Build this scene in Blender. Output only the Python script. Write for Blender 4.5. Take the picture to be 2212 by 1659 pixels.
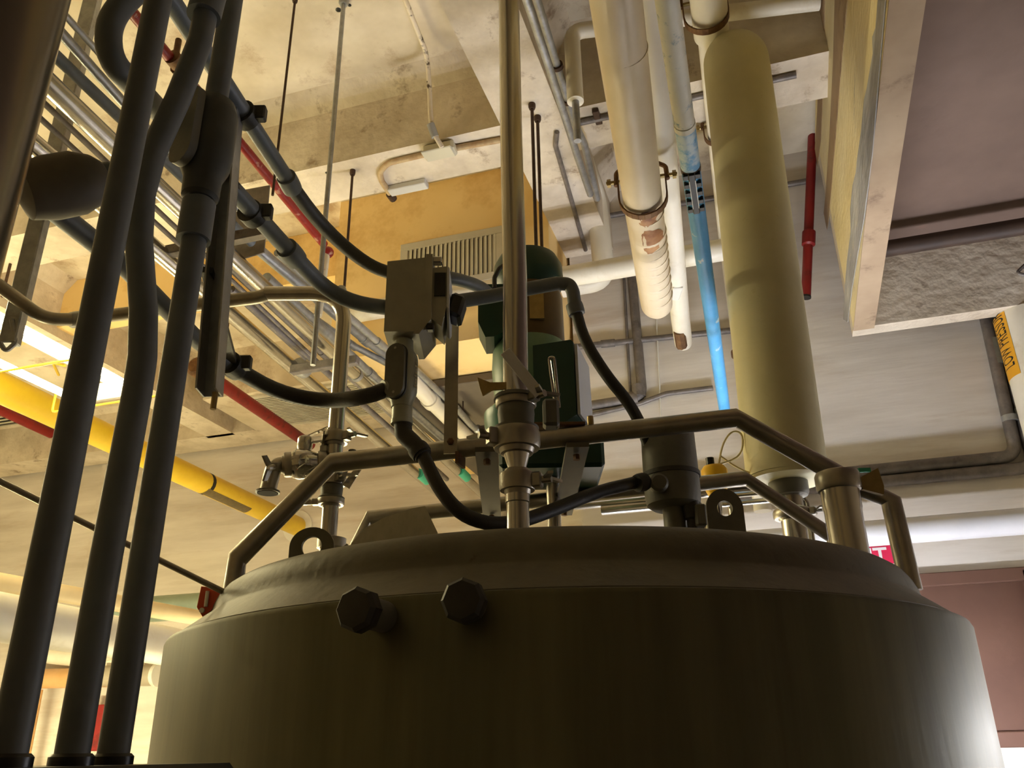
import bpy, math, random
from mathutils import Vector, Matrix, Quaternion
random.seed(7)
for o in list(bpy.data.objects): bpy.data.objects.remove(o)
scene = bpy.context.scene
COL = scene.collection

# ------------------------------------------------------------------ camera
W, H, F = 2212, 1659, 1850.0
RC = ((0.95282859, -0.13266485, -0.27297932),
      (0.30315955, 0.37286229, 0.87696522),
      (-0.01455876, -0.91835383, 0.39549246))      # camera (x right, y down, z forward) -> room axes
CAM = Vector((0, 0, 1.5))
cd = bpy.data.cameras.new('camera'); cam = bpy.data.objects.new('camera', cd); COL.objects.link(cam)
cd.sensor_fit = 'HORIZONTAL'; cd.sensor_width = 36; cd.lens = F / W * 36; cd.clip_start = 0.02; cd.clip_end = 60
m = Matrix.Identity(4)
for i in range(3):
    m[i][0] = RC[i][0]; m[i][1] = -RC[i][1]; m[i][2] = -RC[i][2]; m[i][3] = CAM[i]
cam.matrix_world = m
scene.camera = cam

# ------------------------------------------------------------------ world, exposure
wd = bpy.data.worlds.new('world'); scene.world = wd; wd.use_nodes = True
wd.node_tree.nodes['Background'].inputs[0].default_value = (0.9, 0.85, 0.75, 1)
wd.node_tree.nodes['Background'].inputs[1].default_value = 0.01
vs = scene.view_settings
vs.view_transform = 'Standard'; vs.look = 'None'; vs.gamma = 1; vs.use_curve_mapping = False
vs.exposure = 0.66
WARM = (1.0, 0.87, 0.49); COOL = (0.92, 0.92, 1.0); NEUT = (0.88, 0.91, 1.0)
TUBE_MAIN = 42.0      # fluorescent tube luminance, warm rows on the left
TUBE_LEFT = 28.0
TUBE_FILL = 190.0
TUBE_LOW = 100.0      # warm tubes standing low behind the tank
TUBE_RIGHT = 48.0     # cooler tubes by the far wall on the right
TUBE_BACK = 108.0

# ------------------------------------------------------------------ pixel -> room helpers (real room coordinates)
def ray(x, y):
    c = (x - W / 2, y - H / 2, F)
    return Vector([sum(RC[i][k] * c[k] for k in range(3)) for i in range(3)]).normalized()
def PY(x, y, Y): d = ray(x, y); return CAM + d * ((Y - CAM.y) / d.y)
def PZ(x, y, Z): d = ray(x, y); return CAM + d * ((Z - CAM.z) / d.z)
def PX(x, y, X): d = ray(x, y); return CAM + d * ((X - CAM.x) / d.x)
def PD(x, y, D): d = ray(x, y); return CAM + d * (D / math.hypot(d.x, d.y))
def PV(x, y, A, B):
    n = Vector((B.y - A.y, -(B.x - A.x), 0)); d = ray(x, y); return CAM + d * (n.dot(A - CAM) / n.dot(d))
def depth(p): q = p - CAM; return sum(RC[i][2] * q[i] for i in range(3))
def rp(p, w): return 0.5 * w * depth(p) / F
def zat(x, y, P): return PD(x, y, math.hypot(P.x, P.y)).z
def along(a, b, t): return a + (b - a) * t

# ------------------------------------------------------------------ materials
def lin(c): return tuple(((v / 255) / 12.92 if v / 255 <= 0.04045 else ((v / 255 + 0.055) / 1.055) ** 2.4) for v in c) + (1,)
MATS = {}
def mat(name, c1, c2=None, rough=0.6, metal=0.0, scale=3.0, stain=None, st_scale=2.0, st_pos=0.62, st_soft=0.08,
        bump=0.0, bscale=40.0, stretch=(1, 1, 1), coat=0.0, spec=0.5, fac=1.0, aniso=0.0, rvar=0.12):
    if name in MATS: return MATS[name]
    M = bpy.data.materials.new(name); M.use_nodes = True; nt = M.node_tree; N = nt.nodes; L = nt.links
    b = N['Principled BSDF']
    b.inputs['Roughness'].default_value = rough; b.inputs['Metallic'].default_value = metal
    b.inputs['Specular IOR Level'].default_value = spec; b.inputs['Coat Weight'].default_value = coat
    if aniso: b.inputs['Anisotropic'].default_value = aniso
    tc = N.new('ShaderNodeTexCoord'); mp = N.new('ShaderNodeMapping'); mp.inputs['Scale'].default_value = stretch
    geo = N.new('ShaderNodeNewGeometry')
    L.new(geo.outputs['Position'], mp.inputs['Vector'])
    col = None
    if c2 is not None:
        n1 = N.new('ShaderNodeTexNoise'); n1.inputs['Scale'].default_value = scale; n1.inputs['Detail'].default_value = 4
        n1.inputs['Roughness'].default_value = 0.62
        L.new(mp.outputs[0], n1.inputs['Vector'])
        r = N.new('ShaderNodeValToRGB'); r.color_ramp.elements[0].position = 0.33; r.color_ramp.elements[1].position = 0.68
        r.color_ramp.elements[0].color = lin(c1); r.color_ramp.elements[1].color = lin(c2)
        L.new(n1.outputs['Fac'], r.inputs[0]); col = r.outputs[0]
        mr = N.new('ShaderNodeMapRange'); mr.inputs[3].default_value = max(0.02, rough - rvar / 2); mr.inputs[4].default_value = min(1, rough + rvar / 2)
        L.new(n1.outputs['Fac'], mr.inputs[0]); L.new(mr.outputs[0], b.inputs['Roughness'])
    if stain is not None:
        n2 = N.new('ShaderNodeTexNoise'); n2.inputs['Scale'].default_value = st_scale; n2.inputs['Detail'].default_value = 6
        n2.inputs['Roughness'].default_value = 0.7
        L.new(mp.outputs[0], n2.inputs['Vector'])
        r2 = N.new('ShaderNodeValToRGB'); r2.color_ramp.elements[0].position = st_pos - st_soft; r2.color_ramp.elements[1].position = st_pos + st_soft
        r2.color_ramp.elements[0].color = (0, 0, 0, 1); r2.color_ramp.elements[1].color = (fac, fac, fac, 1)
        L.new(n2.outputs['Fac'], r2.inputs[0])
        mx = N.new('ShaderNodeMix'); mx.data_type = 'RGBA'
        L.new(r2.outputs[0], mx.inputs[0])
        if col is not None: L.new(col, mx.inputs[6])
        else: mx.inputs[6].default_value = lin(c1)
        mx.inputs[7].default_value = lin(stain); col = mx.outputs[2]
    if col is not None: L.new(col, b.inputs['Base Color'])
    else: b.inputs['Base Color'].default_value = lin(c1)
    if bump:
        n3 = N.new('ShaderNodeTexNoise'); n3.inputs['Scale'].default_value = bscale; n3.inputs['Detail'].default_value = 3
        L.new(mp.outputs[0], n3.inputs['Vector'])
        bp = N.new('ShaderNodeBump'); bp.inputs['Strength'].default_value = bump; bp.inputs['Distance'].default_value = 0.01
        L.new(n3.outputs['Fac'], bp.inputs['Height']); L.new(bp.outputs[0], b.inputs['Normal'])
    MATS[name] = M
    return M
def emat(name, c, s):
    M = bpy.data.materials.new(name); M.use_nodes = True; nt = M.node_tree; nt.nodes.clear()
    e = nt.nodes.new('ShaderNodeEmission'); o = nt.nodes.new('ShaderNodeOutputMaterial')
    e.inputs[0].default_value = (*c, 1); e.inputs[1].default_value = s; nt.links.new(e.outputs[0], o.inputs[0])
    MATS[name] = M; return M

concrete = mat('painted_concrete', (194, 180, 154), (224, 212, 190), rough=0.8, scale=2.2, stain=(160, 132, 104), st_scale=3.0, st_pos=0.62, st_soft=0.08, bump=0.4, bscale=14, fac=0.8, spec=0.25)
concrete_b = mat('painted_concrete_beam', (194, 180, 158), (226, 214, 194), rough=0.8, scale=3.5, stain=(136, 112, 88), st_scale=5.5, st_pos=0.64, st_soft=0.06, bump=0.9, bscale=18, fac=0.8, spec=0.25)
wallpaint = mat('wall_paint', (206, 197, 185), (234, 227, 217), rough=0.75, scale=1.6, stain=(186, 166, 142), st_scale=1.8, st_pos=0.62, st_soft=0.1, stretch=(0.4, 1, 3.2), bump=0.12, bscale=12, fac=0.6, spec=0.3)
orangewall = mat('orange_plenum', (238, 204, 138), (244, 214, 154), rough=0.8, scale=1.3, stain=(190, 140, 62), st_scale=1.4, st_pos=0.6, st_soft=0.1, fac=0.7, spec=0.2)
yellowbeam = mat('yellowed_beam', (226, 206, 150), (236, 220, 176), rough=0.8, scale=2.0, stain=(150, 140, 130), st_scale=2.6, st_pos=0.66, st_soft=0.05, stretch=(2.5, 0.6, 2.5), bump=0.35, bscale=20, fac=0.9, spec=0.25)
greypatch = mat('bare_grey_patch', (150, 148, 146), (186, 182, 176), rough=0.85, scale=5, stretch=(2, .5, 2), stain=(222, 204, 160), st_scale=4, st_pos=0.66, st_soft=0.03, bump=0.5, bscale=20, spec=0.2)
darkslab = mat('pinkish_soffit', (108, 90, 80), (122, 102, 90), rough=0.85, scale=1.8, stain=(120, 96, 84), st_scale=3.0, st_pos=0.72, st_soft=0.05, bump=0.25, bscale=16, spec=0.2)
floorm = mat('floor_paint', (96, 88, 78), (120, 110, 96), rough=0.7, scale=2, bump=0.1)
rearwall = mat('rear_wall', (168, 152, 124), (184, 168, 138), rough=0.85, scale=1.0)
tank_m = mat('satin_tank_steel', (96, 95, 76), (116, 114, 92), rough=0.48, metal=0.7, scale=7, stretch=(1.6, 1.6, 0.12), stain=(84, 78, 64), st_scale=4, st_pos=0.66, st_soft=0.1, bump=0.04, bscale=30, fac=0.7, aniso=0.0)
dome_m = mat('dusty_dome_steel', (94, 90, 76), (116, 111, 94), rough=0.55, metal=0.35, scale=5, stain=(84, 76, 60), st_scale=14, st_pos=0.66, st_soft=0.05, bump=0.15, bscale=40, fac=0.9)
ss = mat('stainless', (176, 172, 164), (200, 196, 188), rough=0.24, metal=1.0, scale=9, stretch=(1, 1, .2), rvar=0.1)
ss_satin = mat('satin_stainless', (150, 146, 136), (178, 172, 160), rough=0.36, metal=0.95, scale=10, bump=0.03, bscale=60)
ss_bright = mat('bright_stainless', (200, 198, 194), rough=0.12, metal=1.0)
galv = mat('galvanised', (150, 152, 154), (178, 180, 182), rough=0.42, metal=0.75, scale=22, stain=(112, 104, 96), st_scale=9, st_pos=0.68, fac=0.6)
galv_d = mat('weathered_galvanised', (112, 106, 102), (140, 132, 126), rough=0.55, metal=0.5, scale=18, stain=(80, 70, 62), st_scale=12, st_pos=0.64, fac=0.7)
pvc = mat('dark_coated_conduit', (98, 103, 106), (114, 119, 122), rough=0.5, scale=12, stain=(88, 88, 84), st_scale=30, st_pos=0.74, st_soft=0.03, fac=0.5, bump=0.03)
pvcb = mat('blue_grey_coated_conduit', (104, 112, 122), (118, 126, 134), rough=0.5, scale=12, stain=(60, 62, 66), st_scale=20, st_pos=0.7, fac=0.5)
rubber = mat('black_rubber', (44, 43, 40), (58, 56, 50), rough=0.55, scale=20, bump=0.1, bscale=120)
blackm = mat('black_plastic', (18, 18, 18), rough=0.35)
dgrey = mat('dark_grey_cast', (98, 96, 86), (116, 114, 102), rough=0.5, metal=0.15, scale=12, bump=0.08, bscale=60)
greybox = mat('grey_enclosure', (158, 154, 136), (174, 170, 150), rough=0.5, scale=10, bump=0.02)
lgreycast = mat('light_grey_cast', (160, 162, 146), (176, 178, 160), rough=0.4, metal=0.2, scale=14, bump=0.05, bscale=80)
insul = mat('white_insulation', (232, 224, 204), (240, 234, 218), rough=0.45, scale=4, stain=(198, 178, 140), st_scale=2.4, st_pos=0.68, st_soft=0.08, fac=0.6, bump=0.06, bscale=18)
insulr = mat('rust_spotted_insulation', (208, 190, 158), (218, 202, 172), rough=0.35, scale=4, stain=(170, 104, 48), st_scale=3.6, st_pos=0.69, st_soft=0.05, fac=0.9, bump=0.06, bscale=22)
vent_m = mat('cream_duct_wrap', (204, 196, 154), (212, 204, 164), rough=0.5, scale=6, stain=(190, 176, 120), st_scale=30, st_pos=0.68, fac=0.5, bump=0.04, bscale=120)
oldwhite = mat('chipped_white_pipe', (206, 200, 176), (222, 216, 194), rough=0.5, scale=5, stain=(92, 126, 140), st_scale=16, st_pos=0.6, st_soft=0.05, fac=0.9, bump=0.08)
bluepaint = mat('sky_blue_paint', (62, 142, 196), (84, 164, 212), rough=0.4, scale=7, stain=(196, 210, 210), st_scale=14, st_pos=0.64, st_soft=0.03, fac=0.9, bump=0.1)
redp = mat('flaking_red_paint', (128, 22, 18), (156, 36, 28), rough=0.4, scale=8, stain=(190, 140, 112), st_scale=20, st_pos=0.60, st_soft=0.03, fac=0.85, bump=0.1)
redclean = mat('red_paint', (124, 18, 20), (142, 26, 26), rough=0.45, scale=6, stain=(86, 20, 16), st_scale=7, st_pos=0.62)
yellowp = mat('yellow_gas_paint', (222, 184, 36), (232, 196, 52), rough=0.4, scale=6, stain=(96, 58, 28), st_scale=9, st_pos=0.7, st_soft=0.03, fac=0.95, bump=0.08)
yellowk = mat('yellow_plastic', (250, 190, 20), (252, 200, 34), rough=0.35, scale=6)
copper = mat('copper_tan_pipe', (206, 160, 104), (216, 172, 120), rough=0.45, scale=6)
greenp = mat('pale_green_pipe', (140, 158, 142), (154, 170, 154), rough=0.45, scale=10, stain=(200, 200, 180), st_scale=26, st_pos=0.72, st_soft=0.03)
motor_g = mat('dark_green_enamel', (14, 52, 40), (20, 64, 50), rough=0.38, scale=8, spec=0.5)
motor_l = mat('faded_green_enamel', (86, 122, 96), (120, 150, 120), rough=0.4, scale=14, stretch=(1, 1, .2))
motor_b = mat('brown_stained_motor', (84, 66, 40), (104, 82, 50), rough=0.42, metal=0.3, scale=8, stain=(140, 138, 140), st_scale=20, st_pos=0.72)
whitep = mat('white_enamel', (226, 224, 216), (236, 234, 226), rough=0.35, scale=5)
label_w = mat('pale_label', (206, 208, 214), rough=0.5)
rust = mat('rusty_steel', (92, 62, 40), (128, 96, 62), rough=0.65, metal=0.4, scale=30, bump=0.2)
rod_m = mat('dark_threaded_rod', (70, 52, 42), (86, 66, 52), rough=0.6, metal=0.5, scale=40)
zinc = mat('zinc_yellow', (150, 130, 84), (172, 150, 100), rough=0.4, metal=0.8, scale=30)
brownp = mat('brown_panel_paint', (98, 68, 56), (110, 78, 64), rough=0.6, scale=3, stain=(120, 86, 72), st_scale=4, st_pos=0.66, fac=0.6)
white_sign = mat('sign_white', (240, 236, 236), rough=0.4)
redsign = mat('sign_red', (222, 40, 84), rough=0.4)
blackink = mat('black_ink', (24, 22, 18), rough=0.6)
tealtape = mat('teal_tape', (60, 170, 140), rough=0.5)
orangered = mat('orange_red_plastic', (206, 72, 34), (216, 84, 44), rough=0.4, scale=8)
grill_m = mat('grille_paint', (196, 190, 172), (208, 202, 184), rough=0.5, scale=6)
darkvoid = mat('dark_interior_shade', (34, 30, 24), rough=0.9)
shadeduct = mat('brown_grey_duct', (92, 84, 74), (108, 98, 86), rough=0.6, scale=4, metal=0.2)
clearish = mat('yellowed_tubing', (226, 212, 160), rough=0.3, spec=0.6)
platem = mat('frosted_plate', (176, 170, 148), (190, 184, 164), rough=0.5, metal=0.2, scale=26, stretch=(1, 6, 1))

# ------------------------------------------------------------------ mesh builder
class B:
    def __init__(s): s.v = []; s.f = []
    def add(s, vs_, fs):
        o = len(s.v); s.v += [Vector(v) for v in vs_]; s.f += [tuple(i + o for i in f) for f in fs]; return s
    def tube(s, pts, r, n=16, fillet=0.0, closed=False, caps=True, seg=6):
        pts = [Vector(p) for p in pts]
        rs = r if isinstance(r, (list, tuple)) else [r] * len(pts)
        P, Rr = [], []
        k = len(pts)
        for i, p in enumerate(pts):
            fl = fillet[i] if isinstance(fillet, (list, tuple)) else fillet
            if fl and (closed or 0 < i < k - 1):
                a, c = pts[i - 1], pts[(i + 1) % k]
                d1 = (a - p); d2 = (c - p); l1, l2 = d1.length, d2.length; d1.normalize(); d2.normalize()
                ang = d1.angle(d2)
                if ang < 3.05:
                    t = min(fl / math.tan(ang / 2), l1 * 0.49, l2 * 0.49)
                    for j in range(seg + 1):
                        u = j / seg; q = (1 - u) ** 2 * (p + d1 * t) + 2 * u * (1 - u) * p + u * u * (p + d2 * t)
                        P.append(q); Rr.append(rs[i])
                    continue
            P.append(p); Rr.append(rs[i])
        k = len(P); tang = []
        for i in range(k):
            a = P[i - 1] if (i > 0 or closed) else P[i]; c = P[(i + 1) % k] if (i < k - 1 or closed) else P[i]
            tang.append((c - a).normalized())
        t0 = tang[0]; up = Vector((0, 0, 1)) if abs(t0.z) < 0.9 else Vector((1, 0, 0))
        x = t0.cross(up).normalized(); rings = []
        for i in range(k):
            if i: 
                q = tang[i - 1].rotation_difference(tang[i]); x = (q @ x); x = (x - tang[i] * x.dot(tang[i])).normalized()
            y = tang[i].cross(x)
            sc = 1.0
            rings.append([P[i] + (x * math.cos(2 * math.pi * j / n) + y * math.sin(2 * math.pi * j / n)) * Rr[i] * sc for j in range(n)])
        vs_, fs = [], []
        for rg in rings: vs_ += rg
        for i in range(k if closed else k - 1):
            a, c = i * n, ((i + 1) % k) * n
            for j in range(n): fs.append((a + j, a + (j + 1) % n, c + (j + 1) % n, c + j))
        if caps and not closed:
            fs.append(tuple(range(n - 1, -1, -1))); fs.append(tuple((k - 1) * n + j for j in range(n)))
        return s.add(vs_, fs)
    def cyl(s, a, b, r, r2=None, n=20): return s.tube([a, b], [r, r if r2 is None else r2], n)
    def lathe(s, o, axis, prof, n=24, caps=True):
        o = Vector(o); ax = Vector(axis).normalized(); up = Vector((0, 0, 1)) if abs(ax.z) < 0.9 else Vector((1, 0, 0))
        x = ax.cross(up).normalized(); y = ax.cross(x); vs_, fs = [], []
        for (r, t) in prof:
            for j in range(n):
                a = 2 * math.pi * j / n; vs_.append(o + ax * t + (x * math.cos(a) + y * math.sin(a)) * max(r, 1e-4))
        for i in range(len(prof) - 1):
            for j in range(n): fs.append((i * n + j, (i + 1) * n + j, (i + 1) * n + (j + 1) % n, i * n + (j + 1) % n))
        if caps:
            fs.append(tuple(range(n))); fs.append(tuple((len(prof) - 1) * n + j for j in range(n - 1, -1, -1)))
        return s.add(vs_, fs)
    def frame(s, c, ex, ey, ez, bev=0.0):
        """box with half-extent vectors ex, ey, ez; optional chamfer"""
        c = Vector(c)
        if bev <= 0:
            vs_ = [c + ex * a + ey * b_ + ez * d for d in (-1, 1) for b_ in (-1, 1) for a in (-1, 1)]
            fs = [(0, 2, 3, 1), (4, 5, 7, 6), (0, 1, 5, 4), (2, 6, 7, 3), (0, 4, 6, 2), (1, 3, 7, 5)]
            return s.add(vs_, fs)
        lx, ly, lz = ex.length, ey.length, ez.length; bev = min(bev, lx * .9, ly * .9, lz * .9)
        ux, uy, uz = ex / lx, ey / ly, ez / lz; vs_ = []; idx = {}
        for sx in (-1, 1):
            for sy in (-1, 1):
                for sz in (-1, 1):
                    for a in range(3):
                        q = [lx, ly, lz]
                        for t in range(3):
                            if t != a: q[t] -= bev
                        idx[(sx, sy, sz, a)] = len(vs_)
                        vs_.append(c + ux * q[0] * sx + uy * q[1] * sy + uz * q[2] * sz)
        fs = []
        S = (-1, 1)
        for sg in S:
            fs.append([idx[(sg, y, z, 0)] for y, z in ((-1, -1), (1, -1), (1, 1), (-1, 1))])
            fs.append([idx[(x, sg, z, 1)] for x, z in ((-1, -1), (1, -1), (1, 1), (-1, 1))])
            fs.append([idx[(x, y, sg, 2)] for x, y in ((-1, -1), (1, -1), (1, 1), (-1, 1))])
        for a1 in S:
            for a2 in S:
                fs.append([idx[(a1, a2, -1, 0)], idx[(a1, a2, -1, 1)], idx[(a1, a2, 1, 1)], idx[(a1, a2, 1, 0)]])
                fs.append([idx[(a1, -1, a2, 0)], idx[(a1, -1, a2, 2)], idx[(a1, 1, a2, 2)], idx[(a1, 1, a2, 0)]])
                fs.append([idx[(-1, a1, a2, 1)], idx[(-1, a1, a2, 2)], idx[(1, a1, a2, 2)], idx[(1, a1, a2, 1)]])
        for k in idx:
            if k[3] == 0: fs.append([idx[(k[0], k[1], k[2], 0)], idx[(k[0], k[1], k[2], 1)], idx[(k[0], k[1], k[2], 2)]])
        # orient outward
        out = []
        for f in fs:
            n_ = (vs_[f[1]] - vs_[f[0]]).cross(vs_[f[2]] - vs_[f[0]]); ctr = sum((vs_[i] for i in f), Vector()) / len(f)
            out.append(tuple(f) if n_.dot(ctr - c) > 0 else tuple(reversed(f)))
        return s.add(vs_, out)
    def box(s, lo, hi, bev=0.0):
        lo, hi = Vector(lo), Vector(hi); c = (lo + hi) / 2; h = (hi - lo) / 2
        return s.frame(c, Vector((h.x, 0, 0)), Vector((0, h.y, 0)), Vector((0, 0, h.z)), bev)
    def bar(s, a, b, w, t, wd_=None, bev=0.0):
        """flat bar from a to b: width w along direction wd_, thickness t"""
        a, b = Vector(a), Vector(b); d = b - a; l = d.length; d.normalize()
        wv = Vector(wd_) if wd_ else (d.cross(Vector((0, 0, 1))) if abs(d.z) < 0.9 else Vector((1, 0, 0)))
        wv = (wv - d * wv.dot(d)).normalized(); tv = d.cross(wv)
        return s.frame((a + b) / 2, wv * w / 2, tv * t / 2, d * l / 2, bev)
    def prism(s, poly, th):
        """planar polygon extruded by vector th"""
        poly = [Vector(p) for p in poly]; th = Vector(th); n = len(poly)
        vs_ = poly + [p + th for p in poly]
        fs = [tuple(range(n - 1, -1, -1)), tuple(range(n, 2 * n))] + [(i, (i + 1) % n, n + (i + 1) % n, n + i) for i in range(n)]
        return s.add(vs_, fs)
    def ringplate(s, outer, inner, th):
        n = len(outer); th = Vector(th); O = [Vector(p) for p in outer]; I = [Vector(p) for p in inner]
        vs_ = O + I + [p + th for p in O] + [p + th for p in I]; fs = []
        for i in range(n):
            j = (i + 1) % n
            fs += [(i, n + i, n + j, j), (2 * n + i, 2 * n + j, 3 * n + j, 3 * n + i), (i, j, 2 * n + j, 2 * n + i), (n + j, n + i, 3 * n + i, 3 * n + j)]
        return s.add(vs_, fs)
    def sphere(s, c, r, n=14):
        prof = [(r * math.sin(math.pi * i / n), -r * math.cos(math.pi * i / n)) for i in range(n + 1)]
        return s.lathe(c, (0, 0, 1), prof, n * 2, False)
def origin_world(o):
    l = Vector((0, 0, 0))
    while o is not None: l += o.location; o = o.parent
    return l
def fix_normals(me):
    import bmesh
    bm = bmesh.new(); bm.from_mesh(me); bmesh.ops.recalc_face_normals(bm, faces=bm.faces); bm.to_mesh(me); bm.free()
def mesh(name, b, material, parent=None, smooth=True, angle=35):
    lo = Vector([min(v[i] for v in b.v) for i in range(3)]); hi = Vector([max(v[i] for v in b.v) for i in range(3)])
    c = (lo + hi) / 2
    if parent is None: c.z = lo.z
    me = bpy.data.meshes.new(name); me.from_pydata([v - c for v in b.v], [], b.f); me.update()
    fix_normals(me)
    if smooth:
        me.polygons.foreach_set('use_smooth', [True] * len(me.polygons)); me.set_sharp_from_angle(angle=math.radians(angle))
    me.materials.append(material)
    o = bpy.data.objects.new(name, me); COL.objects.link(o)
    if parent is not None: o.parent = parent; o.location = c - origin_world(parent)
    else: o.location = c
    return o
def tag(o, label, cat, group=None, kind=None):
    o['label'] = label; o['category'] = cat
    if group: o['group'] = group
    if kind: o['kind'] = kind
    return o
def thing(name, label, cat, loc, group=None):
    o = bpy.data.objects.new(name, None); COL.objects.link(o); o.location = loc; o.empty_display_size = 0.05
    return tag(o, label, cat, group)
def struct(name, b, material, label=None, parent=None):
    o = mesh(name, b, material, parent, smooth=False)
    if parent is None: o['kind'] = 'structure'
    if label: o['label'] = label
    return o
def lbl(o, t): o['label'] = t; return o
def pipe(name, label, cat, pts, r, material, fillet=0.0, n=18, group=None, parts=(), mats=None):
    """one pipe run as a thing: Empty at its first point > pipe_run + couplings"""
    t = thing(name, label, cat, pts[0], group)
    mesh('pipe_run', B().tube(pts, r, n, fillet), material, t)
    return t
def ringband(parent, name, p, axis, r, w, material, lip=0.0):
    a = Vector(axis).normalized(); p = Vector(p)
    prof = [(r * .8, -w / 2), (r, -w / 2), (r + lip, -w * .2), (r + lip, w * .2), (r, w / 2), (r * .8, w / 2)]
    return mesh(name, B().lathe(p, a, prof, 20, True), material, parent)

def rect_patch(parent, name, c, d, r, a0, a1, length, material):
    d = Vector(d).normalized(); s_ = d.cross(Vector((0, 0, 1))).normalized(); up = s_.cross(d); n_ = 10; b = B()
    vs_ = [c + d * u * length / 2 + (s_ * math.sin(a0 + (a1 - a0) * i / n_) - up * math.cos(a0 + (a1 - a0) * i / n_)) * r for u in (-1, 1) for i in range(n_ + 1)]
    b.add(vs_, [(i, i + 1, n_ + 2 + i, n_ + 1 + i) for i in range(n_)]); return mesh(name, b, material, parent)
# ------------------------------------------------------------------ tank frame of reference
AZ = math.radians(-14.44); TD = 1 / math.sin(math.radians(24.5))
TX, TY = TD * math.sin(AZ), TD * math.cos(AZ); ZT = 1.748
def shell_hit(x, y, r=1.0):
    d = ray(x, y); a = d.x * d.x + d.y * d.y; b_ = -2 * (d.x * TX + d.y * TY); c = TX * TX + TY * TY - r * r
    t = (-b_ - math.sqrt(max(0, b_ * b_ - 4 * a * c))) / 2 / a; return CAM + d * t

# ================================================================== STRUCTURE
ZB = 4.35     # underside of ceiling beams
ZS = 4.80     # slab
YW = 4.53     # near far-wall (right side)
YF = 6.95     # far wall (left side)
XL, XR, YR = -8.6, 4.2, -4.5
struct('floor', B().box((XL, YR, -0.1), (XR, YF, 0)), floorm, 'dark painted floor')
ceil = struct('ceiling', B().box((XL, YR, ZS), (XR, YF, ZS + 0.15)), concrete, 'cream painted concrete ceiling slab')
struct('wall_back', B().box((-1.02, YW, 0), (XR, YF, ZS)), wallpaint, 'cream painted back wall on the right')
struct('wall_far', B().box((XL, YF, 0), (-1.02, YF + 0.15, ZS)), wallpaint, 'cream painted far wall on the left')
struct('wall_left', B().box((XL - 0.15, YR, 0), (XL, YF + 0.15, ZS)), wallpaint)
struct('wall_right', B().box((XR, YR, 0), (XR + 0.15, YF, ZS)), rearwall)
struct('wall_rear', B().box((XL, YR - 0.15, 0), (XR, YR, ZS)), rearwall)
# cross beam with a haunch, runs along X over the tank
def xbeam(name, y0, y1, x0, x1, h=0.1, zb=ZB, label=None, material=concrete_b):
    prof = [(y0 - h, ZS), (y0, ZS - h), (y0, zb), (y1, zb), (y1, ZS - h), (y1 + h, ZS)]
    b = B().prism([(x0, a, z) for a, z in prof], (x1 - x0, 0, 0))
    return struct(name, b, material, label)
def ybeam(name, x0, x1, y0, y1, h=0.1, zb=ZB, label=None):
    prof = [(x0 - h, ZS), (x0, ZS - h), (x0, zb), (x1, zb), (x1, ZS - h), (x1 + h, ZS)]
    return struct(name, B().prism([(a, y0, z) for a, z in prof], (0, y1 - y0, 0)), concrete_b, label)
xbeam('trim_1', 3.22, 3.53, XL, -1.04, label='concrete cross beam left of the deep beam')
xbeam('trim_2', 3.22, 3.53, -0.74, 2.0, label='concrete cross beam right of the deep beam')
ybeam('trim_3', -1.04, -0.74, YR, YW, label='concrete ceiling beam running towards the back wall')
xbeam('trim_4', 0.2, 0.5, XL, -1.04)
xbeam('trim_5', 6.55, 6.9, XL, -1.02, h=0.05, label='concrete edge beam along the far wall')
ybeam('trim_6', -5.15, -4.85, YR, 6.6, label='concrete ceiling beam beyond the fluorescent light')

# dropped plenum (orange base colour) behind the cross beam with the supply grille
struct('wall_plenum', B().box((-2.42, 4.1, 3.66), (-1.04, 6.5, ZS)), orangewall, 'orange duct bulkhead behind the cross beam')
struct('wall_bulkhead', B().box((-7.0, 4.35, 4.42), (-2.42, 4.5, ZS)), orangewall, 'tan bulkhead face behind the cross beam at the left')
# lower soffit near the far wall
struct('ceiling_soffit', B().box((-4.6, 5.75, 4.35), (-2.6, 6.56, ZS)), concrete, 'cream soffit panel with linear grille')

# dropped concrete frame, upper right
k = 1.3
XA, XB_, YE, ZK = 0.385 * k, 0.462 * k, 3.25 * k, 1.5 + 1.5 * k
fr = struct('trim_7', B().box((XA, YR, ZK), (XB_, YE, 4.7)), yellowbeam, 'yellowed concrete beam side, upper right')
# bare patch, painted shadow bands and edge dirt on the beam's left face (each a thin skin coat proud of the concrete)
# lower grey bare patch along the arris
zz = lambda x, y: PX(x, y, XA).z
b = B()
gp = [(1898, 0), (1893, 60), (1886, 80), (1887, 115), (1874, 190), (1868, 215), (1862, 280), (1852, 350), (1850, 372), (1843, 400), (1838, 450), (1839, 500), (1831, 560), (1826, 620), (1823, 690), (1832, 696), (1842, 620), (1852, 560), (1868, 470), (1886, 330), (1900, 160), (1914, 0)]
b.prism([PX(x, y, XA - 0.002) for x, y in gp], (-0.003, 0, 0))
mesh('bare_patch', b, greypatch, fr, smooth=False)
brownband = mat('shadow_brown_band', (150, 122, 90), (172, 146, 108), rough=0.85, scale=6, stretch=(1, .4, 1), stain=(110, 84, 60), st_scale=9, st_pos=0.64)  # brown strips paint the shadow bands onto the beam's side
edgeband = mat('dirty_edge_band', (176, 154, 132), (196, 176, 152), rough=0.85, scale=8, stain=(120, 98, 80), st_scale=10, st_pos=0.58)
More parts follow.
